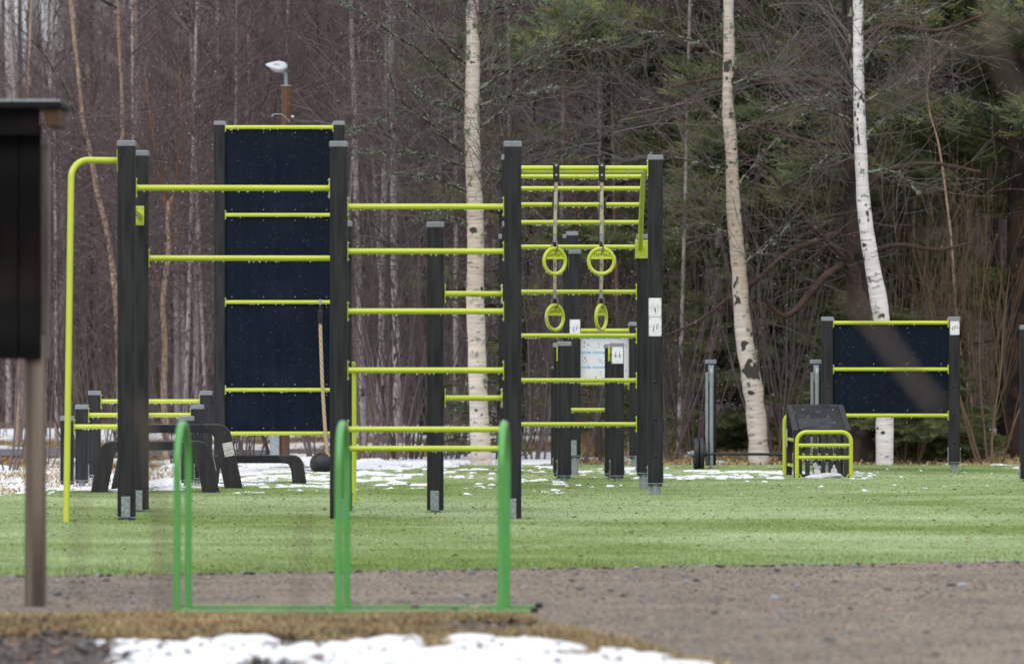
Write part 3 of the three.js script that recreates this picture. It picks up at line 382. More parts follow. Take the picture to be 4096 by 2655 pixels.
// ------------------------------------------------------------------ step hurdles: two legs of laminated boards and a beam
function hurdle(label, xl, xr, d, h, legT, beamT, depth, turn, sign) {
  const w = xr - xl, t = thing('step_hurdle', label, 'step bench', V((xl + xr) / 2, groundY((xl + xr) / 2, d), -d), turn, 'black step benches'), n = 8, pitch = depth / n;
  const slant = Math.min(0.5, 0.28 + h * 0.18) * h * 0.62, ro = Math.min(0.12, h * 0.42), joint = 0.1 + slant + 0.05;
  const legShape = () => { const s = new THREE.Shape(), a = Math.atan2(slant, h); // left leg; the corner at (slant, h)
    s.moveTo(0, -0.03); const dx = Math.sin(a), dy = Math.cos(a), k = ro * Math.tan((Math.PI / 2 - a) / 2);
    s.lineTo(slant - dx * k, h - dy * k); s.quadraticCurveTo(slant, h, slant + k, h); s.lineTo(joint + 0.05, h); s.lineTo(joint, h - beamT); s.lineTo(slant + legT * 0.9 + 0.03, h - beamT);
    const q = slant + legT * 0.86; s.quadraticCurveTo(q - 0.01, h - beamT, q - dx * 0.1, h - beamT - 0.1 * Math.min(1, h / 0.3)); s.lineTo(legT, -0.03); s.closePath(); return s; };
  const legGeo = new THREE.ExtrudeGeometry(legShape(), { depth: pitch - 0.013, bevelEnabled: true, bevelThickness: 0.003, bevelSize: 0.003, bevelSegments: 1, curveSegments: 10 }); boxUV(legGeo);
  const bs = new THREE.Shape(); bs.moveTo(joint + 0.051, h); bs.lineTo(w - joint - 0.051, h); bs.lineTo(w - joint - 0.001, h - beamT); bs.lineTo(joint + 0.001, h - beamT); bs.closePath();
  const beamGeo = boxUV(new THREE.ExtrudeGeometry(bs, { depth: pitch - 0.009, bevelEnabled: false }));
  const mk = (name, geo, mat, sx) => { const g = new THREE.Group(); g.name = name; t.add(g); for (let k = 0; k < n; k++) { const b = mesh('board', geo, mat, g); b.position.set(sx > 0 ? -w / 2 : w / 2, 0, -k * pitch - pitch + 0.0065); b.scale.x = sx; } return g; };
  const mirror = legGeo.clone(); mirror.scale(-1, 1, 1); { const ix = mirror.attributes; for (let k = 0; k < ix.position.count; k += 3) for (const q of ['position', 'normal', 'uv']) { const A = ix[q], sz = A.itemSize; for (let c = 0; c < sz; c++) { const i1 = (k + 1) * sz + c, i2 = (k + 2) * sz + c, v = A.array[i1]; A.array[i1] = A.array[i2]; A.array[i2] = v; } } }
  mk('leg', legGeo, M.black, 1); const rl = mk('leg', mirror, M.black, 1); rl.position.x = w; const bm = mk('beam', beamGeo, M.blackGloss, 1);
  { const s = new Soup(); for (let k = 0; k < 44; k++) s.add(dropGeo, TRS(V((rd() - 0.5) * (w - 0.3), h - beamT - 0.003, -0.004 - 0.03 * rd()), 0, 0.0035)); structure(s.build('rain_drops', M.drop, bm), 'stuff'); }
  if (sign) { const p = signPlate(rl, 0.08, 0.112, signGrey, w / 2 - w - 0.085 + w - slant * 0.55 - legT * 0.42, h * 0.62, -0.003, 0, 0.2); p.position.x = w / 2 - w + (-slant * 0.55 - legT * 0.38); }
  else { const p = signPlate(rl, 0.08, 0.112, signGrey, 0, h * 0.56, -depth * 0.45, Math.PI / 2); p.position.x = -w / 2 - slant * 0.52 + 0.006; p.rotation.order = 'ZYX'; p.rotation.z = Math.atan2(slant, h); }
  return t;
}
const signGrey = std({ map: canvasTex(128, 180, (c, w, h) => { c.fillStyle = '#c9c7c2'; c.fillRect(0, 0, w, h); c.strokeStyle = '#4c4a48'; c.lineWidth = 4; c.strokeRect(22, 96, 20, 24); c.strokeRect(64, 92, 20, 24); c.beginPath(); c.moveTo(48, 60); c.lineTo(64, 78); c.lineTo(60, 92); c.moveTo(84, 56); c.lineTo(92, 76); c.lineTo(86, 92); c.stroke(); c.fillStyle = '#8a8884'; for (let k = 0; k < 3; k++) c.fillRect(22, 138 + 11 * k, 84, 4); }), roughness: 0.5 });
hurdle('middle-height black step bench, nearest of three, beside the left pull-up posts', xAt(359, 43.4), xAt(879, 43.4), 43.4, 0.406, 0.128, 0.067, 0.36, 0.07, false);
hurdle('tallest black step bench, with a grey plate on its right leg', xAt(440, 44.6), xAt(972, 44.6), 44.6, 0.525, 0.14, 0.066, 0.36, 0.05, true);
hurdle('lowest black step bench, standing in front of the tall climbing wall', xAt(812, 46.3), xAt(1226, 46.3), 46.3, 0.24, 0.115, 0.06, 0.36, 0.03, false);
// ------------------------------------------------------------------ dip station and the posts behind it
{
  const t = thing('dip_station', 'four short black posts with lime dip bars, standing behind the ring ladder', 'dip station');
  const A = [xAt(2257.5, 47.2), 47.2], B = [xAt(2240, 47.95), 47.95], C = [xAt(2469, 47.2), 47.2], D = [xAt(2446, 47.95), 47.95];
  post(t, ...A, hAt(1366, 47.2), { gap: 0.056, sr: 0.034 }); post(t, ...B, hAt(1371, 47.95), { gap: 0.058, sr: 0.034 });
  const pc = post(t, ...C, hAt(1371, 47.2), { gap: 0.056, sr: 0.034 }); post(t, ...D, hAt(1375, 47.95), { gap: 0.058, sr: 0.034 });
  signPlate(pc, 0.1, 0.144, signMat[2], 0.002, hAt(1421, 47.2), 0.0575);
  for (const [p, q] of [[A, B], [C, D]]) bar(t, V(p[0], 1.1, -p[1] - 0.0575), V(q[0], 1.1, -q[1] + 0.0575), { wet: 5 });
  bar(t, V(B[0] + 0.0575, hAt(1640, 47.95), -47.95), V(D[0] - 0.0575, hAt(1640, 47.95), -47.95), { fl: [0, 0], wet: 22 });
}
{
  const t = thing('high_low_bars', 'tall black posts joined by lime bars, carrying the white exercise board', 'exercise bar');
  const a = [xAt(2299.5, 49.3), 49.3], b = [xAt(2288, 53), 53], c = [xAt(2275, 53.9), 53.9], e = [xAt(2540, 53), 53];
  const pa = post(t, ...a, hAt(998, 49.3), { w: 0.104, gap: 0.187, plate: 'front', px: -0.012, sr: 0.033 }); post(t, ...b, hAt(926, 53), { w: 0.112, gap: 0.15 }); post(t, ...c, hAt(937, 53.9), { w: 0.11, gap: 0.15 }); post(t, ...e, hAt(1287.6, 53), { w: 0.112, gap: 0.11 });
  signPlate(pa, 0.094, 0.148, signMat[1], 0.001, hAt(1311, 49.3), 0.052);
  for (const y of [1322, 1532]) bar(t, V(b[0] + 0.056, hAt(y, 53), -53), V(e[0] - 0.056, hAt(y, 53), -53), { wet: 8 });
  bar(t, V(a[0], 1.96, -a[1] - 0.052), V(b[0], 1.96, -b[1] + 0.056), { wet: 4 });
}
{ // white and blue exercise board
  const art = canvasTex(512, 470, (c, w, h) => {
    const r = rngOf(4); c.fillStyle = '#eceef7'; c.fillRect(0, 0, w, h);
    for (let i = 0; i < 3; i++) for (let j = 0; j < 3; j++) { const x = 14 + i * 148, y = 22 + j * 146; c.fillStyle = '#a3d0ee'; c.fillRect(x, y, 134, 24); c.fillStyle = '#5f86a6'; c.fillRect(x + 112, y + 6, 10, 12);
      for (let k = 0; k < 7; k++) { const fx = x + 10 + r() * 110, fy = y + 44 + r() * 80; c.fillStyle = r() < 0.55 ? '#a9d6ee' : '#7b5a76'; c.fillRect(fx, fy, 5 + r() * 8, 6 + r() * 16); } c.strokeStyle = '#c3c6d2'; c.lineWidth = 2; c.strokeRect(x + 20 + r() * 40, y + 42, 30, 60); }
  });
  const d = 53.08, x0 = xAt(2300, d), x1 = xAt(2516.5, d), y0 = hAt(1531, d), y1 = hAt(1334, d), t = thing('exercise_board', 'white and pale blue exercise chart board mounted between two lime bars', 'sign board', V((x0 + x1) / 2, (y0 + y1) / 2, -d));
  mesh('board', new RoundedBoxGeometry(x1 - x0, y1 - y0, 0.012, 2, 0.004), plateEdge, t);
  const p = mesh('print', new THREE.PlaneGeometry(x1 - x0 - 0.02, y1 - y0 - 0.02), std({ map: art, roughness: 0.45 }), t); p.position.z = 0.0075;
  for (const y of [-1, 1]) { const s = new Soup(); s.cyl(0.008, 0.006, (x1 - x0) / 2 - 0.03, y * 0.12, 0.008, 'z', 12); s.build('screw', M.bolt, t); }
}
{ const d = 54.2, t = thing('marker_post', 'slim dark post with slanted grey cap, half hidden behind the dip station', 'post'), x = xAt(2222, d), top = hAt(1462, d); new Soup().box(0.09, top + 0.05, 0.09, x, top / 2 - 0.025, -d, 0.005).build('post', M.post, t); new Soup().box(0.1, 0.02, 0.1, x, top, -d, 0.004, [0, 0, 0.6]).build('cap', M.cap, t); }
{ const d = 47, t = thing('edge_post', 'black post with grey cap cut off by the right edge of the picture', 'post'), x = xAt(4110, d); post(t, x, d, hAt(1300, d), { gap: 0.03, bolts: [hAt(1500, d)] }); }
// ------------------------------------------------------------------ barbell and its two guide posts
for (const [x, label] of [[2843.5, 'short black post with grey steel guide tube beside the barbell weights'], [3264, 'short black post with grey guide tube, half hidden behind the low wall']]) {
  const d = 52.1, t = thing('barbell_guide', label, 'guide post', V(xAt(x, d), 0, -d), 0, 'guide posts of the barbell'), w = 0.1, top = hAt(1438.5, d);
  const p = new Soup().box(w, top - 0.06, w, 0, (top + 0.02) / 2, 0, 0.006).build('post', M.post, t); new Soup().box(w + 0.008, 0.04, w + 0.008, 0, top - 0.02, 0, 0.007).build('cap', M.cap, p);
  new Soup().box(0.026, top - 0.17, 0.06, -w / 2 + 0.011, (top - 0.17) / 2 + 0.05, w / 2 + 0.03, 0.003).build('steel_channel', M.galv, t);
  new Soup().box(0.052, 0.16, 0.006, 0.002, top - 0.13, w / 2 + 0.004, 0.0015).build('top_bracket', M.galv, t);
  bentPipe(t, [V(0.006, top - 0.09, w / 2), V(0.003, top - 0.09, w / 2 + 0.1), V(0, -0.06, w / 2 + 0.11)], [0.045], 0.0185, M.galv, 'guide_tube');
}
{
  const d = 51.93, t = thing('barbell', 'black barbell with double weight plates lying on the turf', 'barbell', V(xAt(2785, d), 0.15, -d), 0.03);
  new Soup().tube([V(-0.075, 0, 0), V(1.42, -0.006, 0)], 0.0135, 14).build('bar', M.blackGloss, t);
  for (const x of [0.0, 0.05, 1.3, 1.35]) { const g = new THREE.LatheGeometry([[0.014, -0.022], [0.05, -0.022], [0.054, -0.016], [0.118, -0.014], [0.124, -0.022], [0.143, -0.022], [0.15, -0.015], [0.15, 0.015], [0.143, 0.022], [0.124, 0.022], [0.118, 0.014], [0.054, 0.016], [0.05, 0.022], [0.014, 0.022]].map(([a, b]) => new THREE.Vector2(a, b)), 40); g.rotateZ(Math.PI / 2); const m = mesh('weight_plate', g, M.rubber, t); m.position.x = x; }
  for (const x of [-0.032, 0.086, 1.262, 1.384]) { const c = new Soup().cyl(0.03, 0.03, x, 0, 0, 'x', 20); c.build('collar', x < 0 ? M.galv : M.blackGloss, t); }
  new Soup().cyl(0.022, 0.03, -0.066, 0, 0, 'x', 16).build('end_cap', M.galv, t);
}
M.slat = std({ map: grain(128, 128, [62, 59, 62], 18, 30, 6, 12), roughness: 0.4 });
// ------------------------------------------------------------------ sloped step box
{
  const d = 48.6, cx = xAt(3297, d), t = thing('sloped_step_box', 'black box with sloping top, upright slats and rounded lime frame, snow at its foot', 'step box', V(cx, 0, -d), 0.02), hw = 0.256;
  const fh = 0.425, bh = 0.635, z1 = -0.14, z2 = -0.95, slope = Math.atan2(bh - fh, z1 - z2), L = Math.hypot(bh - fh, z1 - z2);
  for (const s of [-1, 1]) {
    new Soup().box(0.05, fh - 0.03, 0.055, s * (hw - 0.025), (fh - 0.03) / 2, z1 - 0.02, 0.006).build('front_leg', M.black, t);
    new Soup().box(0.05, bh - 0.03, 0.06, s * (hw - 0.025) - 0.012, (bh - 0.03) / 2, z2 + 0.03, 0.006).build('rear_leg', M.black, t);
    new Soup().box(0.052, 0.05, L + 0.02, s * (hw - 0.026) - 0.006, (fh + bh) / 2 - 0.02, (z1 + z2) / 2, 0.01, [slope, 0, 0]).build('top_rail', M.black, t);
  }
  const tp = new Soup().box(2 * hw - 0.112, 0.02, L, -0.006, (fh + bh) / 2 - 0.003, (z1 + z2) / 2, 0.003, [slope, 0, 0]).build('top_panel', phys({ map: tex(256, 256, (i, j, u, v) => { const n = vn(u * 9, v * 9, 3, 9, 9), e = 20 * (vn(u * 50, v * 50, 5, 50, 50) - 0.5); return [30 + 12 * n + e * 0.4, 32 + 12 * n + e * 0.4, 38 + 13 * n + e * 0.4]; }), roughness: 1, roughnessMap: tex(256, 256, (i, j, u, v) => { const n = vn(u * 7, v * 7, 3, 7, 7) * 0.6 + vn(u * 30, v * 30, 6, 30, 30) * 0.4, q = n > 0.5 ? 56 : 130; return [q, q, q]; }, false) }), t);
  { const s = new Soup(); for (const [x, v] of [[-0.14, 0.25], [0.12, 0.25], [-0.1, 0.5], [0.08, 0.5], [-0.13, 0.78], [0.14, 0.78]]) s.cyl(0.007, 0.006, x, mix(fh, bh, v) + 0.009, mix(z1, z2, v), 'y', 8); structure(s.build('screws', M.bolt, tp), 'stuff'); }
  for (let k = 0; k < 7; k++) new Soup().box(0.042, fh - 0.05, 0.022, -0.205 + k * 0.0685, (fh - 0.05) / 2 + 0.005, z1 + 0.02, 0.004).build('slat', M.slat, t);
  new Soup().box(2 * hw - 0.1, 0.03, 0.024, 0, fh - 0.045, z1 - 0.012, 0.004).build('cross_rail', M.black, t); new Soup().box(2 * hw - 0.1, 0.02, 0.024, 0, 0.02, z1 - 0.012, 0.004).build('cross_rail', M.black, t);
  const frame = (z, hh, w2, rungs, x = 0) => { const f = bentPipe(t, [V(x - w2, -0.05, z), V(x - w2, hh, z), V(x + w2, hh, z), V(x + w2, -0.05, z)], [0.085, 0.085], 0.0185, M.lime, 'tube_frame'); for (const y of rungs) { new Soup().tube([V(x - w2, y, z), V(x + w2, y, z)], 0.0165, 16).build('cross_tube', M.lime, f); drops(V(x - w2 + 0.03, y, z), V(x + w2 - 0.03, y, z), 0.0165, f, 40); } return f; };
  const f1 = frame(0, hAt(1728, d), 0.239, [hAt(1781, d), hAt(1830, d)]); for (const s of [-1, 1]) { new Soup().box(0.01, 0.05, 0.05, s * 0.205, 0.012, 0, 0.003, [0, 0, s * -0.5]).build('foot_tab', M.lime, f1); }
  frame(z2 - 0.1, 0.56, 0.245, [0.18], -0.03);
  for (const y of [0.33, 0.1]) new Soup().tube([V(-0.235, y, z1), V(-0.252, y, z2)], 0.0155, 12).build('side_tube', M.lime, t);
  signPlate(t, 0.08, 0.16, signGrey, -hw - 0.012, 0.34, z2 + 0.06, -Math.PI / 2);
}
{ // melted snow figure at the foot of the box
  const t = new THREE.Group(), s = new Soup(), r = rngOf(9), c = W(3310, 1905, 48.45);
  const lump = (x, y, z, a, b, cc) => { const g = new THREE.IcosahedronGeometry(1, 3), p = g.attributes.position; for (let k = 0; k < p.count; k++) { const q = 1 + 0.5 * (fbm(p.getX(k) * 1.5 + x * 30, p.getY(k) * 1.5 + p.getZ(k) + y * 9, 5, 3) - 0.5); p.setXYZ(k, p.getX(k) * q * a, p.getY(k) * q * b, p.getZ(k) * q * cc); } g.computeVertexNormals(); g.translate(x, y, z); s.add(g); };
  lump(-0.02, 0.0, 0, 0.15, 0.035, 0.1); lump(-0.09, 0.04, 0, 0.032, 0.05, 0.03); lump(-0.105, 0.1, 0, 0.02, 0.03, 0.018); lump(-0.08, 0.085, 0, 0.03, 0.011, 0.014); lump(0.06, 0.04, 0, 0.03, 0.05, 0.03); lump(0.06, 0.085, 0, 0.013, 0.03, 0.013); lump(0.02, 0.015, 0.03, 0.11, 0.026, 0.06);
  const m = s.build('snow_heap', M.snow, scene); m.position.set(c.x, 0.01, c.z); tag(m, 'small melting snow lumps in front of the sloped step box', 'snow heap');
}
// ------------------------------------------------------------------ green bike rack
{
  const t = thing('bike_rack', 'bright green tubular bike rack with three hoops on the gravel, out of focus', 'bike rack'), r = 0.0165, top = 0.815;
  for (const [xn, xf] of [[-1.487, -1.464], [-0.7705, -0.7466], [-0.0474, -0.0237]]) bentPipe(t, [V(xn, -0.08, -24.4), V(xn, top - r, -24.4), V(xf, top - r, -24.85), V(xf, -0.08, -24.85)], [0.2, 0.2], r, M.rack, 'hoop');
  for (const [d, o] of [[24.4, 0], [24.85, 0.022]]) new Soup().box(1.58, 0.012, 0.018, -0.705 + o, -0.028, -d, 0.004).build('ground_rail', M.rack, t);
  for (const [d, o] of [[24.4, 0], [24.85, 0.022]]) new Soup().box(0.035, 0.022, 0.03, 0.1 + o, -0.022, -d, 0.006).build('end_cap', M.blackBolt, t);
}
// ------------------------------------------------------------------ roofed notice board on the left
{
  const wood = std({ map: tex(256, 512, (i, j, u, v) => { const n = vn(u * 40, v * 3, 3, 40, 3) - 0.5, m = vn(u * 8, v * 2, 5, 8, 2) - 0.5, e = 62 * n + 50 * m + 16 * (hash(i, j, 3) - 0.5); return [112 + e, 101 + e * 0.95, 91 + e * 0.9]; }, true, [1, 0.6]), roughness: 0.85 });
  const dark = phys({ specularIntensity: 0.3, map: tex(256, 512, (i, j, u, v) => { const n = vn(u * 18, v * 3, 3, 18, 3), b = Math.max(0, vn(u * 5, v * 6, 13, 5, 6) - 0.4), s = Math.max(0, vn(u * 7, v * 5, 8, 7, 5) - 0.62) * 3; return [7 + 6 * n + 40 * s + 26 * b, 7 + 5 * n + 22 * s + 25 * b, 8 + 5 * n + 11 * s + 26 * b]; }, true, [1.2, 0.9]), roughness: 0.85 });
  const d = 25, t = thing('notice_board', 'dark roofed notice board on a brown wooden post, blurred at the left edge', 'notice board', V(xAt(140, d), 0, -d));
  new Soup().box(0.092, 1.35, 0.1, 0, 0.52, 0, 0.012).build('post', wood, t);
  const b = new THREE.Group(); b.name = 'board'; b.position.set(0.032, 0, 0.03); b.rotation.y = -0.06; t.add(b);
  for (let k = 0; k < 9; k++) mesh('plank', boxUV(new RoundedBoxGeometry(0.098, 1.06, 0.045, 1, 0.006)), dark, b).position.set(-0.05 - k * 0.1, 1.62, 0.03);
  mesh('side_frame', boxUV(new RoundedBoxGeometry(0.028, 0.98, 0.06, 1, 0.006)), std({ map: wood.map, color: lin(1, 1.05, 1.15), roughness: 0.8 }), b).position.set(0.016, 1.58, -0.03);
  const rf = mesh('roof', boxUV(new RoundedBoxGeometry(1.25, 0.026, 0.5, 1, 0.006)), phys({ color: lin(0.012, 0.012, 0.014), roughness: 0.7, specularIntensity: 0.4 }), t); rf.position.set(-0.49, 2.236, -0.02);
  const fl = mesh('roof_flashing', boxUV(new RoundedBoxGeometry(1.24, 0.01, 0.06, 1, 0.003)), M.galv, rf); fl.position.set(-0.0, 0.0175, 0.23);
  const be = mesh('roof_beam', boxUV(new RoundedBoxGeometry(0.062, 0.08, 0.4, 1, 0.004)), std({ color: lin(0.075, 0.038, 0.016), roughness: 0.8 }), rf); be.position.set(0.58, -0.055, 0.02);
  mesh('header_board', boxUV(new RoundedBoxGeometry(1.08, 0.12, 0.03, 1, 0.004)), dark, rf).position.set(-0.02, -0.075, 0.16);
}
// ------------------------------------------------------------------ lamp on a wooden pole
{
  const d = 56, x = xAt(1145, d), t = thing('street_lamp', 'white lamp head on a brown wooden pole behind the tall climbing wall', 'street lamp', V(x, -0.1, -d)), top = hAt(345, d) + 0.1, pole = std({ map: tex(128, 512, (i, j, u, v) => { const e = 34 * (vn(u * 20, v * 3, 3, 20, 3) - 0.5) + 22 * (vn(u * 5, v * 9, 4, 5, 9) - 0.5) + 10 * (hash(i, j, 3) - 0.5); return [92 + e, 66 + e * 0.8, 46 + e * 0.6]; }, true, [1, 0.4]), roughness: 0.7 });
  new Soup().tube([V(-0.026, -0.2, 0), V(0, top, 0)], [0.056, 0.05], 24).build('pole', pole, t); new Soup().cyl(0.058, 0.014, 0, top + 0.006, 0, 'y', 24).build('pole_cap', M.galv, t);
  new Soup().box(0.095, 0.55, 0.05, -0.118, 0.14, 0.06, 0.004).build('steel_stub', M.galv, t);
  const p = (a, b) => { const q = W(a, b, d); return V(q.x - x, q.y + 0.1, 0); };
  new Soup().tube(new THREE.CatmullRomCurve3([p(1144, 345), p(1143, 320), p(1140, 296), p(1132, 285), p(1118, 283)]).getPoints(24), 0.021, 14).build('arm', M.galv, t);
  const g = new THREE.SphereGeometry(1, 32, 20), q = g.attributes.position; for (let k = 0; k < q.count; k++) { let a = q.getX(k), b = q.getY(k), c = q.getZ(k); if (a < 0) { a *= 1.25; b *= 1 + 0.45 * a; c *= 1 + 0.35 * a; } b = b < 0 ? b * 0.8 : b * 0.55; if (a > 0) a = Math.pow(a, 0.8); q.setXYZ(k, a * 0.1, b * 0.062, c * 0.13); } g.rotateX(0.35); g.computeVertexNormals();
  const h = mesh('lamp_head', g, std({ color: lin(0.5, 0.54, 0.6), roughness: 0.35 }), t); h.position.copy(p(1110, 262)); h.rotation.z = -0.1;
  const gl = new THREE.SphereGeometry(1, 24, 12); gl.scale(0.075, 0.05, 0.09); mesh('lamp_glass', gl, std({ color: lin(0.3, 0.34, 0.38), roughness: 0.25 }), h).position.set(0.0, -0.024, 0.005);
  new Soup().tube(new THREE.CatmullRomCurve3([p(1100, 456), p(1086, 466), p(1092, 459), p(1110, 457), p(1126, 458), p(1150, 478), p(1160, 492)].map((v, k) => V(v.x, v.y, 0.06))).getPoints(30), 0.0055, 8).build('wire_hook', M.galv, t);
  new Soup().cyl(0.012, 0.03, 0.062, hAt(466, d) + 0.1, 0.02, 'x', 10).build('bolt', M.bolt, t);
}
// ------------------------------------------------------------------ forest
const barkTex = (base, alt, seed, marks) => tex(256, 2048, (i, j, u, v) => {          // birch bark, about 8 m tall: pale paper, dark slits, rough black patches
  const y = v * 8, ring = vn(u * 3, y * 55, seed, 3) - 0.5, tone = vn(u * 3, y * 1.3, seed + 2, 3), fine = hash(i, j, seed) - 0.5;
  let c = [0, 1, 2].map((k) => mix(base[k], alt[k], clamp(tone * 1.6 - 0.3)) + 34 * ring + 14 * fine);
  const slit = vn(u * 9, y * 62, seed + 4, 9); if (slit > 0.85) c = c.map((q) => q * 0.72);
  const patch = fbm(u * 3, y * 4.2, seed + 6, 4) * 0.72 + 0.36 * vn(u * 10, y * 22, seed + 8, 10), low = marks;
  const m = sstep(low, low + 0.05, patch); const dk = [52 + 22 * fine, 50 + 22 * fine, 46 + 20 * fine]; c = c.map((q, k) => mix(q, dk[k], m * 0.92));
  return c; }, true, [1, 0.125]);
M.birch = std({ map: barkTex([204, 190, 174], [216, 208, 200], 11, 0.765), roughness: 0.8 });
M.birchWarm = std({ map: barkTex([182, 168, 154], [206, 200, 194], 31, 0.71), roughness: 0.8 });
M.birchWhite = std({ map: barkTex([214, 210, 212], [226, 224, 226], 51, 0.735), roughness: 0.75 });
M.tanBark = std({ map: barkTex([154, 128, 106], [176, 156, 138], 71, 0.76), roughness: 0.8 });
M.paleBark = std({ map: barkTex([186, 178, 180], [160, 148, 146], 91, 0.7), roughness: 0.85 });
M.pineBark = std({ map: tex(256, 1024, (i, j, u, v) => { const n = vn(u * 9, v * 26, 3, 9, 26), q = vn(u * 22, v * 70, 5, 22, 70), e = 16 * (hash(i, j, 4) - 0.5), k = sstep(0.35, 0.6, n * 0.6 + q * 0.4); return [mix(30, 64, k) + e, mix(26, 48, k) + e, mix(24, 41, k) + e]; }, true, [1, 0.3]), roughness: 0.9, bumpMap: tex(128, 512, (i, j, u, v) => { const n = 255 * vn(u * 9, v * 26, 3, 9, 26); return [n, n, n]; }, false, [1, 0.3]), bumpScale: 0.03 });
M.redBark = std({ map: tex(64, 256, (i, j, u, v) => { const e = 40 * (vn(u * 6, v * 20, 3, 6, 20) - 0.5) + 14 * (hash(i, j, 4) - 0.5); return [104 + e, 64 + e * 0.8, 48 + e * 0.7]; }, true, [1, 0.6]), roughness: 0.85 });
M.pineLimb = std({ map: tex(64, 256, (i, j, u, v) => { const e = 34 * (vn(u * 6, v * 20, 3, 6, 20) - 0.5) + 14 * (hash(i, j, 4) - 0.5); return [70 + e, 53 + e * 0.8, 46 + e * 0.7]; }, true, [1, 0.6]), roughness: 0.85 });
const twigM = (r, g, b) => std({ color: lin(r, g, b), roughness: 0.7, side: THREE.DoubleSide });
M.twigPurple = twigM(0.16, 0.115, 0.125); M.twigBrown = twigM(0.13, 0.104, 0.1); M.twigDark = twigM(0.075, 0.06, 0.052); M.twigWillow = twigM(0.13, 0.09, 0.05); M.twigOrange = twigM(0.24, 0.115, 0.05);
M.branch = std({ map: tex(32, 256, (i, j, u, v) => { const n = vn(u * 5, v * 24, 3, 5, 24), k = n > 0.64 ? 1 : 0, e = 20 * (hash(i, j, 4) - 0.5); return [mix(58, 132, k) + e, mix(48, 140, k) + e, mix(44, 122, k) + e]; }, true, [1, 0.8]), roughness: 0.85 });
M.lichen = std({ map: tex(32, 32, (i, j) => { const e = 50 * (hash(i, j, 4) - 0.5); return [132 + e, 146 + e, 128 + e]; }), roughness: 0.95, side: THREE.DoubleSide });
// a crooked twig system grown along a limb
function grow(s, p, dir, len, rad, r, o, depth = 0) {
  const n = Math.max(2, Math.round(len / o.step)), pts = [p.clone()], rr = [rad], d = dir.clone(), q = p.clone();
  for (let k = 1; k <= n; k++) { d.x += (r() - 0.5) * o.wild; d.y += (r() - 0.5) * o.wild + o.lift * (depth ? 1 : 0.5); d.z += (r() - 0.5) * o.wild; d.normalize(); q.addScaledVector(d, len / n); pts.push(q.clone()); rr.push(Math.max(o.min, rad * (1 - 0.8 * k / n))); }
  s.tube(pts, rr, rad > 0.012 ? 6 : 3, false);
  if (depth < o.depth) { const m = Math.round(o.kids * (0.7 + 0.6 * r()) * len / o.per); for (let k = 0; k < m; k++) { const f = 0.15 + 0.85 * r(), i = Math.min(n - 1, Math.floor(f * n)), a = pts[i], t = V(0, 0, 0).subVectors(pts[i + 1], a).normalize(), side = V(r() - 0.5, r() - 0.5 + o.up, r() - 0.5).normalize(); grow(s, a.clone().lerp(pts[i + 1], f * n - i), t.multiplyScalar(0.7).addScaledVector(side, 0.9).normalize(), len * (0.25 + 0.35 * r()), Math.max(o.min, rr[i] * 0.55), r, o, depth + 1); } }
}
const wood = { step: 0.14, wild: 0.28, lift: 0.01, min: 0.0028, depth: 2, kids: 5, per: 1, up: 0.1 };
function lichenOn(s, pts, n, r, spread, size) { for (let k = 0; k < n; k++) { const i = Math.floor(r() * (pts.length - 1)), c = pts[i].clone().lerp(pts[i + 1], r()); for (let q = 0; q < 5; q++) { const a = V(r() - 0.5, r() - 0.5, r() - 0.5).normalize(), b = V(r() - 0.5, r() - 0.5, r() - 0.5).cross(a).normalize(), z = size * (0.5 + r()), o = c.clone().addScaledVector(a, spread * r()); s.quad(o, o.clone().addScaledVector(a, z).addScaledVector(b, -z * 0.3), o.clone().addScaledVector(a, z * 1.1).addScaledVector(b, z * 0.5), o.clone().addScaledVector(b, z * 0.6), a); } } }
const curve = (pts, n) => new THREE.CatmullRomCurve3(pts).getPoints(n);
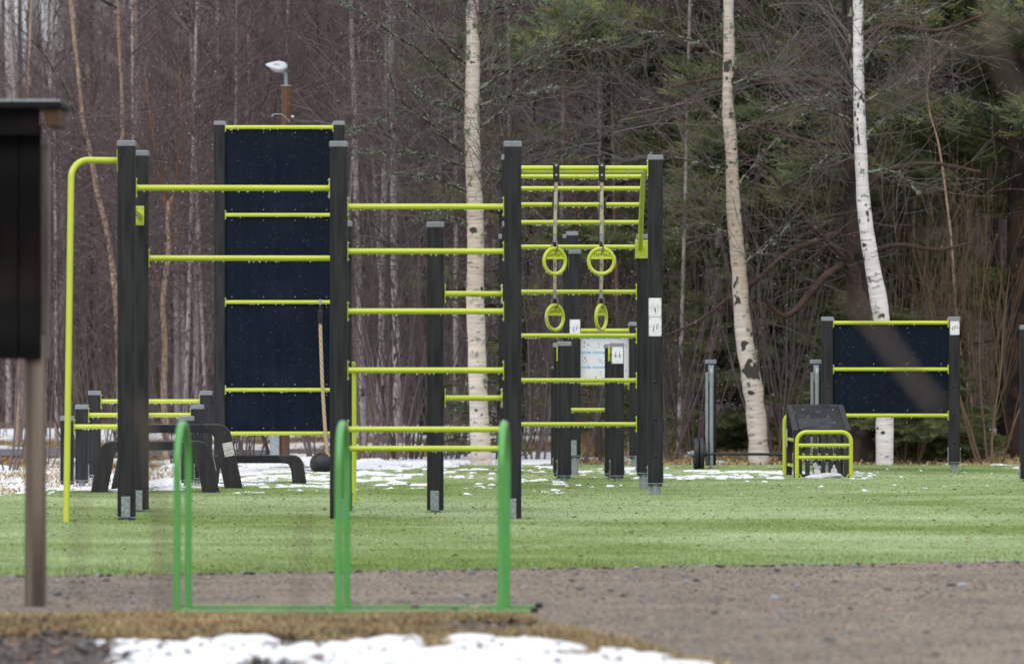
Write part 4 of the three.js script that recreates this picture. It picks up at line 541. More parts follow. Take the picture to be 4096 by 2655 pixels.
// tall tree with a measured trunk: rows of [x, y, width]; the crown goes on above the frame
function tallTree(name, label, cat, d, rows, bark, o = {}) {
  const r = rngOf(o.seed || 1), t = thing(name, label, cat, V(0, 0, 0), 0, o.group), pts = rows.map(([x, y]) => W(x, y, d)), rad = rows.map((q) => q[2] / 2 / F * d);
  const topP = pts[0], up = V(0, 0, 0).subVectors(pts[0], pts[1]).normalize(), H = o.height || 13; let a = topP.clone(), ra = rad[0]; const upper = [], ur = [];
  for (let k = 0; k < 7; k++) { a = a.clone().addScaledVector(up, (H - topP.y) / 7); a.x += (r() - 0.5) * 0.2; a.z += (r() - 0.5) * 0.2; upper.unshift(a); ur.unshift(rad[0] * (1 - (k + 1) / 7.6)); }
  const all = [...upper, ...pts], rr = [...ur, ...rad]; all.push(V(all.at(-1).x, -0.25, -d)); rr.push(rad.at(-1) * 1.12);
  const c = new THREE.CatmullRomCurve3(all.slice().reverse(), false, 'centripetal'), N = 130, P = [], Q = [], rv = rr.slice().reverse();
  for (let k = 0; k <= N; k++) { const u = k / N; P.push(c.getPoint(u)); const f = u * (rv.length - 1), i = Math.min(rv.length - 2, Math.floor(f)); Q.push(mix(rv[i], rv[i + 1], f - i) * (1 + (o.rough ?? 0.05) * (vn(k * 0.45, 3, 7 + (o.seed || 1)) - 0.5) * 2)); }
  new Soup().tube(P, Q, 20).build('trunk', bark, t);
  const b = new Soup(), tw = new Soup(), li = new Soup();
  for (const [lim, w0, w1] of o.limbs || []) { const L = curve(lim.map(([x, y], k) => { const q = W(x, y, d); q.z += (k / lim.length) * (o.out ?? 0.5) * (lim[0][2] ?? 1); return q; }), 26), R = L.map((_, k) => 1.3 * mix(w0, w1, k / 26)); b.tube(L, R, 7, false); lichenOn(li, L, o.lichen ?? 16, r, 0.02, 0.02); if (!o.bare) for (let k = 3; k < 26; k += 1) { const dd = V(0, 0, 0).subVectors(L[k], L[k - 1]).normalize(), sd = V(r() - 0.5, r() - 0.35, r() - 0.5).normalize(); grow(tw, L[k], dd.multiplyScalar(0.7).addScaledVector(sd, 0.9).normalize(), 0.35 + 0.6 * r(), Math.max(0.0035, R[k] * 0.5), r, wood, 1); } }
  for (let k = 0; k < (o.crown ?? 26); k++) { const f = 0.35 + 0.63 * Math.pow(r(), 0.8), p = c.getPoint(f), an = r() * 6.28, dir = V(Math.cos(an), 0.25 + 0.5 * r(), Math.sin(an)).normalize(); if (p.y < (o.crownFrom ?? 5)) continue; grow(b, p, dir, (1.2 + 1.8 * r()) * (1.25 - f), 0.02, r, { ...wood, step: 0.3, depth: 0 }); for (let q = 0; q < 5; q++) grow(tw, p.clone().addScaledVector(dir, 0.3 + q * 0.35), dir.clone().add(V(r() - 0.5, r() - 0.5, r() - 0.5)).normalize(), 0.9, 0.006, r, { ...wood, step: 0.3, min: 0.004, depth: 1, kids: 6 }); }
  if (b.p.length) b.build('branches', o.branchMat || M.branch, t).userData.kind = 'stuff'; if (tw.p.length) tw.build('twigs', o.twigMat || M.twigBrown, t).userData.kind = 'stuff';
  if (o.trunkLichen) for (let k = 0; k < o.trunkLichen; k++) { const i = 20 + Math.floor(r() * 70), p = P[i], a0 = r() * 6.28, q = p.clone().add(V(Math.cos(a0) * Q[i], 0, Math.sin(a0) * Q[i])); lichenOn(li, [q, q.clone().add(V((r() - 0.5) * 0.02, 0.12 * r(), 0))], 5, r, 0.016, 0.016); }
  if (li.p.length) li.build('lichen', M.lichen, t).userData.kind = 'stuff';
  return t;
}
const z2 = (l) => l.map(([x, y]) => [1300 + x / 1.7, y / 1.7]), k2 = 4096 / 2380, f2 = (l) => l.map(([x, y, w]) => [x * k2, y * k2, (w || 0) * k2]);
tallTree('birch_tree', 'big cream birch trunk with mossy side branches, behind the middle of the pull-up rig', 'tree', 55.4, [[1890, -40, 50], [1892, 150, 53], [1890, 330, 58], [1888, 480, 62], [1892, 640, 64], [1899, 820, 66], [1903, 1000, 66], [1900, 1180, 68], [1906, 1350, 72], [1912, 1550, 76], [1920, 1750, 80], [1926, 1880, 88]], M.birch, { seed: 3, trunkLichen: 80, lichen: 40, limbs: [
  [z2([[960, 450], [770, 250], [600, 80], [480, -20]]), 0.017, 0.008], [z2([[960, 640], [800, 500], [640, 350], [450, 230], [280, 120], [100, 20]]), 0.016, 0.006], [z2([[960, 1060], [800, 920], [700, 830], [590, 750], [500, 670], [420, 450], [300, 230]]), 0.018, 0.004], [z2([[590, 750], [430, 790], [300, 850], [140, 920]]), 0.009, 0.004], [z2([[960, 1140], [760, 1075], [600, 1045], [420, 1040], [240, 1035]]), 0.014, 0.005], [z2([[960, 1310], [820, 1240], [700, 1205], [560, 1195], [420, 1190]]), 0.014, 0.005], [z2([[970, 1530], [860, 1480], [700, 1465], [600, 1520]]), 0.012, 0.005],
  [z2([[1040, 90], [1200, 50], [1350, 20], [1500, 10]]), 0.013, 0.005], [z2([[1040, 620], [1200, 510], [1400, 400], [1560, 290], [1740, 90]]), 0.014, 0.004], [z2([[1040, 725], [1200, 670], [1400, 640], [1590, 600]]), 0.013, 0.006], [z2([[1050, 870], [1200, 760], [1350, 590], [1530, 410], [1770, 300], [1930, 290]]), 0.015, 0.005], [z2([[1050, 1155], [1150, 1155], [1260, 1130]]), 0.012, 0.006], [z2([[1060, 1300], [1140, 1190], [1260, 1150]]), 0.012, 0.006], [z2([[960, 780], [820, 710], [690, 680], [560, 560]]), 0.01, 0.004], [z2([[960, 30], [930, -60], [900, -140]]), 0.014, 0.008], [z2([[1050, 250], [1100, 120], [1160, -30]]), 0.013, 0.008]] });
tallTree('birch_tree', 'leaning mottled birch trunk right of the ring ladder, above the barbell', 'tree', 56.5, f2([[1694, -20, 24], [1695, 120, 25], [1692, 240, 27], [1700, 340, 29], [1703, 430, 31], [1708, 520, 33], [1718, 620, 36], [1724, 720, 37], [1734, 810, 40], [1750, 900, 46], [1760, 990, 44], [1765, 1080, 50]]), M.birchWarm, { seed: 5, trunkLichen: 30, rough: 0.1, limbs: [
  [f2([[1695, 150], [1640, 110], [1560, 80], [1480, 75]]), 0.012, 0.005], [f2([[1700, 300], [1640, 260], [1560, 250], [1470, 220]]), 0.012, 0.004], [f2([[1702, 400], [1620, 380], [1540, 360], [1480, 365]]), 0.012, 0.004], [f2([[1690, 200], [1780, 160], [1870, 60]]), 0.011, 0.004], [f2([[1705, 440], [1800, 330], [1880, 250], [1960, 200]]), 0.01, 0.004], [f2([[1712, 560], [1640, 520], [1560, 540]]), 0.01, 0.004], [f2([[1715, 620], [1800, 560], [1850, 500]]), 0.01, 0.004]] });
tallTree('birch_tree', 'bright white birch trunk behind the low wall panel on the right', 'tree', 55.6, f2([[1994, -20, 25], [1995, 140, 26], [1999, 280, 28], [2003, 380, 29], [2008, 470, 31], [2016, 540, 33], [2029, 620, 36], [2042, 690, 39], [2051, 760, 40], [2056, 900, 40], [2057, 1090, 42]]), M.birchWhite, { seed: 7, trunkLichen: 14, lichen: 22, limbs: [
  [f2([[1992, 300], [1960, 270], [1900, 250], [1850, 240], [1780, 260]]), 0.017, 0.006], [f2([[1990, 230], [1940, 225], [1860, 230]]), 0.012, 0.005], [f2([[1998, 365], [1940, 360], [1880, 400]]), 0.013, 0.005], [f2([[2000, 150], [2060, 90], [2150, 90], [2250, 120]]), 0.013, 0.005], [f2([[2003, 240], [2080, 200], [2130, 180]]), 0.012, 0.005], [f2([[2004, 400], [2080, 400], [2140, 450]]), 0.012, 0.005], [f2([[2002, 60], [2070, 10], [2120, -30]]), 0.013, 0.006], [f2([[1993, 250], [1985, 180], [1980, 90], [1973, -40]]), 0.026, 0.02], [f2([[2000, 330], [2070, 270], [2140, 280]]), 0.01, 0.004]] });
tallTree('pine_tree', 'dark red-brown pine trunk with heavy bent limbs, left of the white birch', 'tree', 57.2, f2([[1972, -20, 30], [1974, 160, 32], [1976, 330, 35], [1981, 500, 40], [1990, 640, 46], [1998, 760, 54], [2002, 1070, 62]]), M.pineBark, { seed: 9, lichen: 2, bare: true, branchMat: M.pineLimb, crown: 0, limbs: [
  [[[3374, 1060], [3300, 1106], [3222, 1195], [3176, 1242], [3137, 1264], [3094, 1242], [3055, 1203]], 0.034, 0.018], [[[3362, 931], [3280, 958], [3144, 1017], [3012, 1133], [2911, 1195], [2802, 1277], [2662, 1343]], 0.028, 0.01], [[[3409, 1063], [3312, 962], [3238, 900], [3150, 780], [3050, 670], [2950, 620]], 0.024, 0.01], [f2([[1975, 200], [1900, 185], [1800, 195], [1700, 180], [1560, 200]]), 0.026, 0.012], [f2([[1975, 330], [1880, 330], [1780, 300], [1680, 290]]), 0.022, 0.01], [f2([[1978, 480], [2060, 400], [2160, 380], [2280, 400]]), 0.03, 0.012], [f2([[1982, 600], [2080, 570], [2180, 580], [2260, 565]]), 0.026, 0.012], [f2([[1975, 100], [2060, 60], [2180, 70], [2300, 30]]), 0.028, 0.01]] });
tallTree('slender_birch', 'slender tan birch leaning left, between the notice board and the left posts', 'tree', 62, f2([[160, -30, 9], [166, 40, 9], [181, 170, 10], [192, 280, 11], [210, 360, 12], [226, 450, 13], [246, 530, 13], [260, 620, 14], [270, 720, 14], [276, 900, 15], [280, 1075, 17]]), M.tanBark, { seed: 13, height: 10, crown: 18, lichen: 0, limbs: [[f2([[205, 350], [178, 290], [158, 230], [140, 180]]), 0.016, 0.006], [f2([[262, 640], [240, 560], [230, 480]]), 0.008, 0.004]] });
tallTree('slender_birch', 'thin straight tan birch stem rising behind the leftmost pull-up post', 'tree', 63, f2([[268, -30, 7], [276, 100, 8], [282, 200, 8], [284, 340, 9], [290, 600, 10], [296, 1070, 12]]), M.tanBark, { seed: 15, height: 9, crown: 16, lichen: 0, limbs: [] });
tallTree('slender_birch', 'pale forked birch stem with orange upper shoots, left of the climbing wall', 'tree', 60.5, f2([[392, 470, 9], [388, 510, 10], [391, 580, 13], [382, 650, 13], [378, 720, 12], [382, 800, 13], [380, 900, 15], [384, 1000, 17], [387, 1080, 19]]), M.tanBark, { seed: 17, height: 3.2, crown: 0, lichen: 0, branchMat: M.twigOrange, limbs: [[f2([[390, 500], [372, 410], [352, 300], [338, 190]]), 0.012, 0.005], [f2([[392, 520], [408, 420], [420, 290], [416, 160]]), 0.011, 0.005], [f2([[384, 480], [360, 380], [330, 320]]), 0.007, 0.004], [f2([[388, 620], [410, 540], [440, 470]]), 0.008, 0.004], [f2([[380, 700], [350, 600], [320, 540]]), 0.007, 0.004]] });
tallTree('slender_birch', 'thin orange-brown stem bending behind the ring ladder', 'tree', 61, f2([[1335, 440, 5], [1340, 560, 6], [1346, 700, 7], [1356, 820, 8], [1372, 930, 9], [1385, 1010, 11], [1392, 1080, 13]]), M.redBark, { seed: 19, height: 4.5, crown: 4, crownFrom: 3, lichen: 0, limbs: [[f2([[1385, 1010], [1376, 900], [1366, 760]]), 0.01, 0.005]] });
tallTree('slender_birch', 'thin tan stem bending right of the low wall panel', 'tree', 58.5, f2([[2190, 380, 5], [2212, 560, 6], [2226, 760, 7], [2240, 860, 8], [2262, 960, 9], [2270, 1075, 11]]), M.tanBark, { seed: 21, height: 5, crown: 6, crownFrom: 3, lichen: 0, limbs: [] });
const places = [[-99, 62, 'left of the notice post'], [155, 0, 'left of the bent lime pole'], [300, 0, 'beside the leftmost pull-up post'], [500, 0, 'left of the tall climbing wall'], [805, 0, 'showing around the tall climbing wall'], [992, 0, 'left of the short middle post'], [1172, 0, 'beside the big cream birch'], [1510, 0, 'behind the ring ladder'], [1690, 0, 'left of the leaning birch'], [1905, 0, 'right of the leaning birch'], [2215, 0, 'behind the low wall panel'], [9999, 0, 'at the far right edge']], nth = ['leftmost', 'second', 'third', 'fourth', 'fifth', 'sixth', 'seventh', 'eighth', 'ninth', 'tenth', 'eleventh', 'twelfth'];
const placeOf = (x) => places.find((p, k) => k && x <= p[0] || k === 0 && x <= p[1])[2];
function ranked(list, what) { const by = {}; list.map((x, i) => [x, i]).sort((a, b) => a[0] - b[0]).forEach(([x, i]) => { (by[placeOf(x)] ??= []).push(i); }); const out = []; for (const [pl, ids] of Object.entries(by)) ids.forEach((i, k) => { out[i] = ids.length === 1 ? what + ' ' + pl : (k ? nth[k] + ' from left of the ' : 'leftmost of the ') + what + 's ' + pl; }); return out; }
// birches standing back in the wood: each its own trunk, four crown shapes shared
const crowns = [0, 1, 2, 3].map((k) => { const r = rngOf(400 + k), s = new Soup(), o = { step: 0.35, wild: 0.3, lift: 0.05, min: 0.0045, depth: 2, kids: 4.2, per: 1, up: 0.35 }; for (let j = 0; j < 34; j++) { const y = 3.2 + 10 * r(), a = r() * 6.28; grow(s, V(0, y, 0), V(Math.cos(a), 0.5 + 0.5 * r(), Math.sin(a)).normalize(), (1.0 + 1.5 * r()) * (1.1 - y / 18), 0.014, r, o); } return s.geometry(); });
const trunks = [0, 1, 2, 3, 4].map((k) => { const r = rngOf(500 + k), pts = [], rr = []; let x = 0, z = 0; for (let j = 0; j <= 14; j++) { pts.push(V(x, -0.3 + j * 1.05, z)); rr.push(0.5 * (1 - 0.75 * j / 14) * (j ? 1 : 1.25)); x += (r() - 0.5) * 0.24; z += (r() - 0.5) * 0.2; } return new Soup().tube(curve(pts, 42), curve(rr.map((q) => V(q, 0, 0)), 42).map((q) => q.x), 12).geometry(); });
{
  const r = rngOf(600), seen = [[455, 14, 76, 0], [515, 11, 84, 0], [880, 20, 70, 0], [902, 12, 80, 0], [835, 10, 88, 0], [940, 16, 92, 2], [1150, 16, 78, 0], [1280, 10, 90, 0], [1430, 14, 86, 2], [1590, 13, 72, 1], [1626, 20, 74, 0], [1668, 22, 67, 0], [1786, 15, 72, 0], [1808, 12, 80, 2], [1860, 10, 82, 2], [620, 12, 95, 0], [700, 9, 99, 2], [330, 10, 84, 1], [100, 12, 78, 0], [40, 9, 70, 1], [20, 14, 92, 0], [210, 8, 90, 2], [570, 10, 72, 1], [750, 12, 78, 2], [1000, 13, 84, 0], [1060, 9, 96, 0], [1210, 13, 71, 2], [1250, 16, 94, 0], [1340, 12, 99, 2], [1480, 11, 78, 0], [1540, 15, 94, 2], [1900, 13, 90, 2], [2100, 15, 84, 2], [2150, 11, 72, 0], [2240, 12, 88, 0], [2330, 22, 70, 2], [2360, 12, 90, 2], [-40, 12, 80, 0], [2420, 14, 80, 2], [425, 12, 98, 0], [860, 14, 100, 0], [985, 18, 74, 2], [845, 16, 66, 0], [925, 22, 68, 0], [1062, 14, 69, 0], [1090, 10, 75, 0], [1180, 12, 66, 0], [1300, 13, 69, 0], [1400, 12, 72, 0], [1445, 9, 67, 1], [1578, 10, 63, 0], [1640, 14, 69, 0], [1700, 16, 76, 0], [1830, 13, 66, 0], [1880, 10, 70, 0], [640, 12, 72, 0], [430, 11, 66, 0], [480, 9, 70, 0], [310, 9, 68, 0], [75, 10, 66, 0], [130, 8, 72, 0], [785, 10, 71, 0], [540, 9, 68, 0], [2110, 12, 68, 0], [2250, 13, 70, 0], [1130, 9, 82, 0], [1510, 12, 84, 0]];
  const kind = [['pale_birch', M.paleBark, 'pale grey birch trunk standing back in the misty bare wood'], ['pale_birch', M.tanBark, 'tan birch trunk standing back in the bare wood'], ['dark_trunk', M.pineBark, 'dark rough trunk standing back in the bare wood']];
  const names = []; for (const k of [0, 1, 2]) { const ids = seen.map((q, i) => i).filter((i) => seen[i][3] === k); ranked(ids.map((i) => seen[i][0]), ['pale birch trunk', 'tan birch trunk', 'dark trunk'][k]).forEach((l, j) => { names[ids[j]] = l; }); }
  seen.forEach(([x, w, d, k], i) => { const q = kind[k], s = w * k2 / F * d * 1.0, t = thing(q[0], names[i], 'tree', V(xAt(x * k2, d), 0, -d), r() * 6.28, ['pale birches in the wood', 'tan birches in the wood', 'dark trunks in the wood'][k]);
    t.rotation.z = (r() - 0.5) * 0.13; const m = mesh('trunk', trunks[i % 5], q[1], t); m.scale.set(s, 1, s); if (x < 110) return; const c = mesh('crown', crowns[i % 4], i % 3 ? M.twigPurple : M.twigBrown, t); c.rotation.y = r() * 6; c.scale.setScalar(0.9 + 0.3 * r()); });
}
// willow bushes along the wood's edge: stems that fan out of the ground
const bushGeo = [0, 1, 2, 3].map((k) => { const r = rngOf(700 + k), s = new Soup(), n = 6 + 2 * k; for (let j = 0; j < n; j++) { const a = r() * 6.28, l = 0.14 + 0.3 * r(); grow(s, V(Math.cos(a) * 0.12 * r(), -0.15, Math.sin(a) * 0.12 * r()), V(Math.cos(a) * l, 1, Math.sin(a) * l).normalize(), 1.5 + 1.7 * r(), 0.011 + 0.009 * r(), r, { step: 0.22, wild: 0.16, lift: 0.06, min: 0.0032, depth: 2, kids: 2, per: 1, up: 0.7 }); } return s.geometry(); });
{
  const r = rngOf(711), rows = [[15, 56, 0], [60, 57, 1], [110, 58.5, 0], [235, 57.5, 2], [250, 59.5, 1], [300, 60, 3], [420, 58.5, 2], [470, 60.5, 1], [555, 59, 3], [590, 60.5, 0], [680, 59.5, 2], [735, 57.5, 1], [830, 58, 0], [860, 57.2, 3], [905, 57, 2], [945, 57.6, 3], [975, 58.6, 1], [1040, 57.6, 2], [1065, 59, 0], [1150, 58.6, 3], [1200, 60, 2], [1240, 57.5, 1], [1275, 59, 3], [1330, 58, 2], [1410, 58.4, 1], [1450, 59.6, 3], [1560, 59.8, 0], [1610, 61, 2], [1690, 61, 1], [1800, 58.6, 3], [1850, 60, 0], [1930, 58, 2], [2110, 57.5, 3], [2150, 58.6, 1], [2190, 57.4, 2], [2260, 58.6, 3], [2310, 57, 0], [2360, 58.5, 2], [1505, 60.5, 3], [170, 61, 3], [375, 62, 0], [640, 62, 1]];
  const kept = rows.filter((_, i) => i % 3 !== 1), bn = ranked(kept.map((q) => q[0]), 'leafless bush'); kept.forEach(([x, d, k], bi) => { const willow = x > 2040, t = new THREE.Mesh(bushGeo[k], willow ? M.twigWillow : [M.twigDark, M.twigBrown, M.twigPurple][Math.floor(r() * 3)]); t.name = 'bare_bush'; scene.add(t); t.castShadow = t.receiveShadow = true; t.position.set(xAt(x * k2, d), -0.08, -d); t.rotation.y = r() * 6.28; t.scale.setScalar((willow ? 0.62 : 0.6) + 0.35 * r()); tag(t, bn[bi].replace('bushs', 'bushes'), 'bush', willow ? 'willow bushes on the right' : 'bushes along the wood edge'); });
}
// conifers: needle sprays on whorled limbs
M.needle = std({ color: 0xffffff, roughness: 0.75, side: THREE.DoubleSide });
const sprayGeo = (() => { const r = rngOf(801), s = new Soup(); for (let k = 0; k < 46; k++) { const f = r(), a = r() * 6.28, l = 0.05 + 0.03 * r(), c = V(0, 0, f * 0.34), e = V(Math.cos(a) * l, Math.sin(a) * l * 0.8 + 0.012, f * 0.34 + 0.045), n = V(-Math.sin(a), Math.cos(a), 0).multiplyScalar(0.0042); s.quad(c.clone().sub(n), c.clone().add(n), e.clone().addScaledVector(n, 0.5), e.clone().addScaledVector(n, -0.5), V(Math.cos(a) * 0.5, 0.8, Math.sin(a) * 0.2).normalize()); } s.tube([V(0, 0, -0.05), V(0, 0, 0.34)], 0.004, 3, false); return s.geometry(); })();
function conifer(label, x, d, o) {
  const r = rngOf(o.seed), t = thing(o.name, label, 'tree', V(xAt(x, d), -0.1, -d), 0, o.group), H = o.height, b = new Soup(), mats = [], cols = [];
  const tk = new Soup().tube(curve([0, 0.3, 0.6, 1].map((f) => V((r() - 0.5) * 0.15 * f, f * H, 0)), 20), Array.from({ length: 21 }, (_, k) => o.rad * (1 - 0.85 * k / 20)), 12).build('trunk', o.bark || M.pineBark, t);
  for (let k = 0; k < o.limbs; k++) {
    const y = mix(o.from, Math.min(H, o.to ?? H), r()), a = r() * 6.28, L = o.reach * (o.cone ? (1 - y / H) * 1.1 + 0.12 : 0.5 + 0.6 * r()) * (0.75 + 0.5 * r()), droop = o.droop, p0 = V(0, y, 0), dir = V(Math.cos(a), 0.12, Math.sin(a)), pts = [];
    for (let j = 0; j <= 7; j++) { const f = j / 7; pts.push(V(dir.x * L * f + (r() - 0.5) * 0.05, y + L * (0.18 * f - droop * f * f) + (r() - 0.5) * 0.04, dir.z * L * f)); }
    b.tube(pts, pts.map((_, j) => mix(o.limbR ?? 0.018, 0.005, j / 7)), 5, false);
    const n = Math.round(o.dens * L); for (let j = 0; j < n; j++) { const f = Math.pow(o.tip ? 0.35 + 0.65 * r() : 0.12 + 0.88 * r(), 0.9), i = Math.min(6, Math.floor(f * 7)), p = pts[i].clone().lerp(pts[i + 1], f * 7 - i), sa = a + (r() - 0.5) * 2.4, sc = (o.size ?? 1) * (0.7 + 0.7 * r()); p.x += (r() - 0.5) * 0.25 * o.puff; p.y += (r() - 0.5) * 0.22 * o.puff; p.z += (r() - 0.5) * 0.25 * o.puff; mats.push(TRS(p, Math.PI / 2 - sa, sc, o.tip ? -0.5 * r() : 0.25 * r())); const v = 0.65 + 0.7 * r(), g = r(); cols.push(lin(mix(0.055, 0.115, g) * v * o.tone, mix(0.085, 0.125, g) * v * o.tone, mix(0.045, 0.042, g) * v * o.tone)); }
  }
  b.build('limbs', o.bark || M.pineBark, t).userData.kind = 'stuff'; instanced('needles', sprayGeo, M.needle, mats, cols, t); return t;
}
const pine = { name: 'pine_sapling', height: 12, rad: 0.09, limbs: 46, from: 1.5, reach: 2.3, droop: 0.12, dens: 78, puff: 1.6, tip: true, tone: 2.2, size: 1.15 };
conifer('dense green pine crown behind the ring ladder and leaning birch', 2790, 66, { ...pine, name: 'young_pine', seed: 41, from: 2.2, height: 11, dens: 46 });
conifer('dark pine crown filling the upper right beside the white birch', 3620, 63, { ...pine, name: 'young_pine', seed: 42, from: 2.6, limbs: 60, reach: 2.6, tone: 1.8 });
conifer('dark pine crown at the top right corner', 4080, 60.5, { ...pine, name: 'young_pine', seed: 43, from: 2.2, limbs: 60, reach: 2.2, tone: 1.7, rad: 0.16 });
conifer('green pine crown behind the dark pine trunk', 3180, 68, { ...pine, name: 'young_pine', seed: 44, from: 1.6, limbs: 56, reach: 2.4 });
conifer('thin pine crown far behind the ring ladder', 2420, 76, { ...pine, name: 'young_pine', seed: 45, from: 3.2, limbs: 40, dens: 34, reach: 2.2 });
conifer('deep green pine standing behind the white birch', 3850, 72, { ...pine, name: 'young_pine', seed: 46, from: 1.2, limbs: 60, reach: 2.6, height: 14 });
conifer('narrow pine sapling beside the big cream birch', 2010, 66, { ...pine, name: 'young_pine', seed: 47, height: 6.5, from: 1.5, limbs: 22, dens: 16, reach: 1.0, rad: 0.03 });
conifer('pine at the far right edge behind the low wall', 4300, 66, { ...pine, name: 'young_pine', seed: 48, from: 1, limbs: 60, reach: 2.6, height: 13 });
conifer('olive green pine between the leaning birch and the dark trunk', 3000, 74, { ...pine, name: 'young_pine', seed: 49, from: 1.0, limbs: 60, reach: 2.6, height: 13 });
const spruce = { name: 'young_spruce', height: 1.6, rad: 0.025, limbs: 60, from: 0.1, reach: 0.75, droop: 0.1, dens: 34, puff: 0.7, cone: true, tone: 1.35, limbR: 0.008, size: 0.7 };
conifer('small bushy spruce right of the sloped step box', 3540, 57.6, { ...spruce, seed: 51 }); conifer('small spruce under the low wall panel', 3680, 58.2, { ...spruce, seed: 52, height: 1.3 }); conifer('small olive spruce showing behind the white birch foot', 3420, 59.5, { ...spruce, seed: 53, height: 1.8 });
conifer('small spruce in the wood behind the dip station', 2400, 60, { ...spruce, seed: 54, height: 1.3, dens: 14, limbs: 30 }); conifer('spindly spruce beside the foot of the big birch', 1990, 57.5, { ...spruce, seed: 55, height: 2.3, dens: 9, limbs: 34, reach: 0.5 });
conifer('dark spruce at the edge of the wood behind the barbell', 3120, 64, { ...spruce, seed: 56, height: 3.6, limbs: 90, reach: 1.1, size: 1 });
{ // fine crossing branches along the front of the wood, past telling apart
  const r = rngOf(881), geos = [1, 2, 3].map((q) => { const rr = rngOf(880 + q), s = new Soup(); for (let k = 0; k < 4; k++) grow(s, V((rr() - 0.5) * 0.6, (rr() - 0.5) * 0.8, (rr() - 0.5) * 0.6), V(1, 0.15 + 0.5 * rr(), (rr() - 0.5) * 0.8).normalize(), 1.2 + 0.7 * rr(), 0.009, rr, { step: 0.13, wild: 0.3, lift: 0.03, min: 0.0026, depth: 2, kids: 6, per: 1, up: 0.1 }); return s.geometry(); });
  const mat = std({ color: 0xffffff, roughness: 0.7 }); geos.forEach((g, q) => { const ms = [], cs = []; for (let k = 0; k < 170; k++) { const d = 58 + 20 * r(), x = (r() * 2 - 1) * (d * 0.105 + 1), px = HX + x / d * F, y = 1.3 + (d * 0.066 + 0.6) * r(); if (px > 1950 && r() < 0.72) continue; if (px < 1500 && r() < 0.45) continue; if (px < 800 && HY - (y - EYE) / d * F < 330) continue; ms.push(TRS(V(x, y, -d), r() * 6.28, 0.7 + 0.7 * r(), (r() - 0.5) * 0.5, (r() - 0.5) * 0.8)); const v = 0.7 + 0.6 * r(), c = r(); cs.push(px < 1500 ? lin(0.105 * v, 0.07 * v, 0.075 * v) : c < 0.45 ? lin(0.13 * v, 0.09 * v, 0.092 * v) : c < 0.82 ? lin(0.08 * v, 0.064 * v, 0.06 * v) : lin(0.2 * v, 0.21 * v, 0.18 * v)); } instanced(['bare_branches', 'lichened_branches', 'crossing_branches'][q], g, mat, ms, cs); });
}
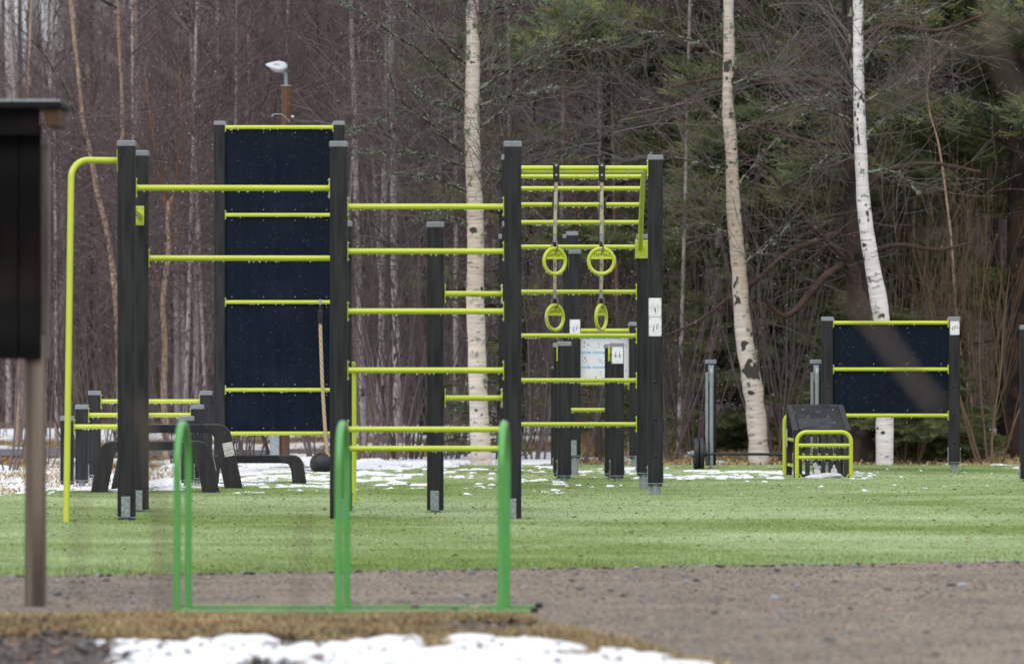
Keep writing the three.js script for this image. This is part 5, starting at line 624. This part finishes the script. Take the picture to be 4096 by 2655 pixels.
// the wood beyond, one mass of bare twigs
{
  const r = rngOf(901), clump = (seed) => { const q = rngOf(seed), s = new Soup(); for (let k = 0; k < 150; k++) { const p = V((q() - 0.5) * 1.9, (q() - 0.5) * 1.9, (q() - 0.5) * 1.9), d = V((q() - 0.5) * 2, 0.25 + q() * 0.8, (q() - 0.5) * 2).normalize(), l = 0.15 + 0.55 * q() * q(), e = p.clone().addScaledVector(d, l), e2 = e.clone().addScaledVector(d.clone().add(V((q() - 0.5) * 0.7, 0.1, (q() - 0.5) * 0.7)).normalize(), l * 0.7), n = V(q() - 0.5, q() - 0.5, q() - 0.5).cross(d).normalize(), w = 0.003 + 0.0045 * q() * q(), nn = n.clone().cross(d).normalize(); n.multiplyScalar(w); s.quad(p.clone().sub(n), p.clone().add(n), e.clone().addScaledVector(n, 0.8), e.clone().addScaledVector(n, -0.8), nn); s.quad(e.clone().addScaledVector(n, -0.8), e.clone().addScaledVector(n, 0.8), e2.clone().addScaledVector(n, 0.3), e2.clone().addScaledVector(n, -0.3), nn); } return s.geometry(); };
  const mat = std({ color: 0xffffff, roughness: 0.75, side: THREE.DoubleSide }), geos = [clump(1), clump(2), clump(3)], ms = [[], [], []], cs = [[], [], []];
  for (let k = 0; k < 15000; k++) {
    const d = 74 + 110 * Math.pow(r(), 0.85), x = (r() * 2 - 1) * (d * 0.115 + 2), y = -0.4 + r() * (d * 0.075 + 4.5), px = HX + x / d * F, n = fbm(x * 0.23, y * 0.3 + d * 0.08, 33, 3);
    const py = HY - (y - EYE) / d * F; if (d < 100 && n < (px > 2500 ? 0.66 : 0.6) - 0.1 * (d - 74) / 26) continue; if (px < 900 && py < 470 - px * 0.42 && r() < 0.985) continue;
    const v = 0.7 + 0.6 * r(), c = n + (px > 2500 ? 0.12 : 0); cs[k % 3].push(c < 0.5 ? lin(0.2 * v, 0.134 * v, 0.153 * v) : c < 0.62 ? lin(0.185 * v, 0.142 * v, 0.15 * v) : lin(0.13 * v, 0.115 * v, 0.1 * v));
    ms[k % 3].push(TRS(V(x, y, -d), r() * 6.28, 0.8 + 0.9 * r(), (r() - 0.5) * 0.4, (r() - 0.5) * 0.4));
  }
  geos.forEach((g, k) => { const m = instanced(['bare_thicket', 'bare_underwood', 'bare_treetops'][k], g, mat, ms[k], cs[k]); });
  // far trunks past telling apart
  const tm = [], tc = []; for (let k = 0; k < 420; k++) { const d = 96 + 90 * r(), x = (r() * 2 - 1) * (d * 0.115 + 2), s = 0.08 + 0.12 * r(); tm.push(TRS(V(x, 0, -d), r() * 6, V(s, 1.1, s), (r() - 0.5) * 0.05, (r() - 0.5) * 0.06)); const v = 0.6 + 0.7 * r(); tc.push(r() < 0.45 ? lin(0.3 * v, 0.28 * v, 0.28 * v) : lin(0.1 * v, 0.08 * v, 0.07 * v)); }
  instanced('far_tree_trunks', trunks[2], std({ color: 0xffffff, roughness: 0.9 }), tm, tc);
}
{ // rain beads caught on twigs along the wood's edge
  const r = rngOf(951), ms = []; while (ms.length < 9000) { const d = 55.5 + 16 * r(), x = (r() * 2 - 1) * (d * 0.1 + 0.6), y = 0.3 + (d * 0.066 + 1) * r(); if (fbm(x * 0.9, y * 0.9 + d * 0.2, 55, 3) < 0.42 + 0.16 * r()) continue; ms.push(TRS(V(x, y, -d), 0, 0.0028 + 0.003 * r() * r())); }
  instanced('rain_beads', dropGeo, M.drop, ms);
}
// twigs close to the camera, thrown far out of focus
for (const [pts, d, r0, label] of [[[[560, 1600], [600, 1800], [640, 2100], [665, 2450]], 7.5, 0.0045, 'blurred brown twig close to the camera, crossing left of the green hoop'], [[[330, 1900], [320, 2100], [300, 2400]], 8, 0.003, 'faint blurred twig low on the left, over the turf edge'], [[[1215, 2050], [1205, 2250], [1190, 2480]], 8.5, 0.003, 'faint blurred twig in front of the turf between the hoops'], [[[3380, 1180], [3520, 1330], [3640, 1500], [3760, 1640]], 6.5, 0.0045, 'blurred brown twig crossing the low wall panel diagonally'], [[[3560, 420], [3700, 250], [3950, 150], [4150, 60]], 6, 0.0035, 'blurred brown twig across the upper right corner'], [[[3950, -40], [3990, 180], [4040, 330], [4130, 420]], 6.5, 0.004, 'pale blurred twig hanging at the top right']]) {
  const L = curve(pts.map(([x, y]) => W(x, y, d)), 14), dir = L[14].clone().sub(L[0]), end = dir.y < 0 ? L[14] : L[0]; const s = new Soup().tube(L, r0, 6, false); const m = s.build('foreground_twig', twigM(0.13, 0.1, 0.075), scene); tag(m, label, 'twig');
}

renderer.render(scene, camera);
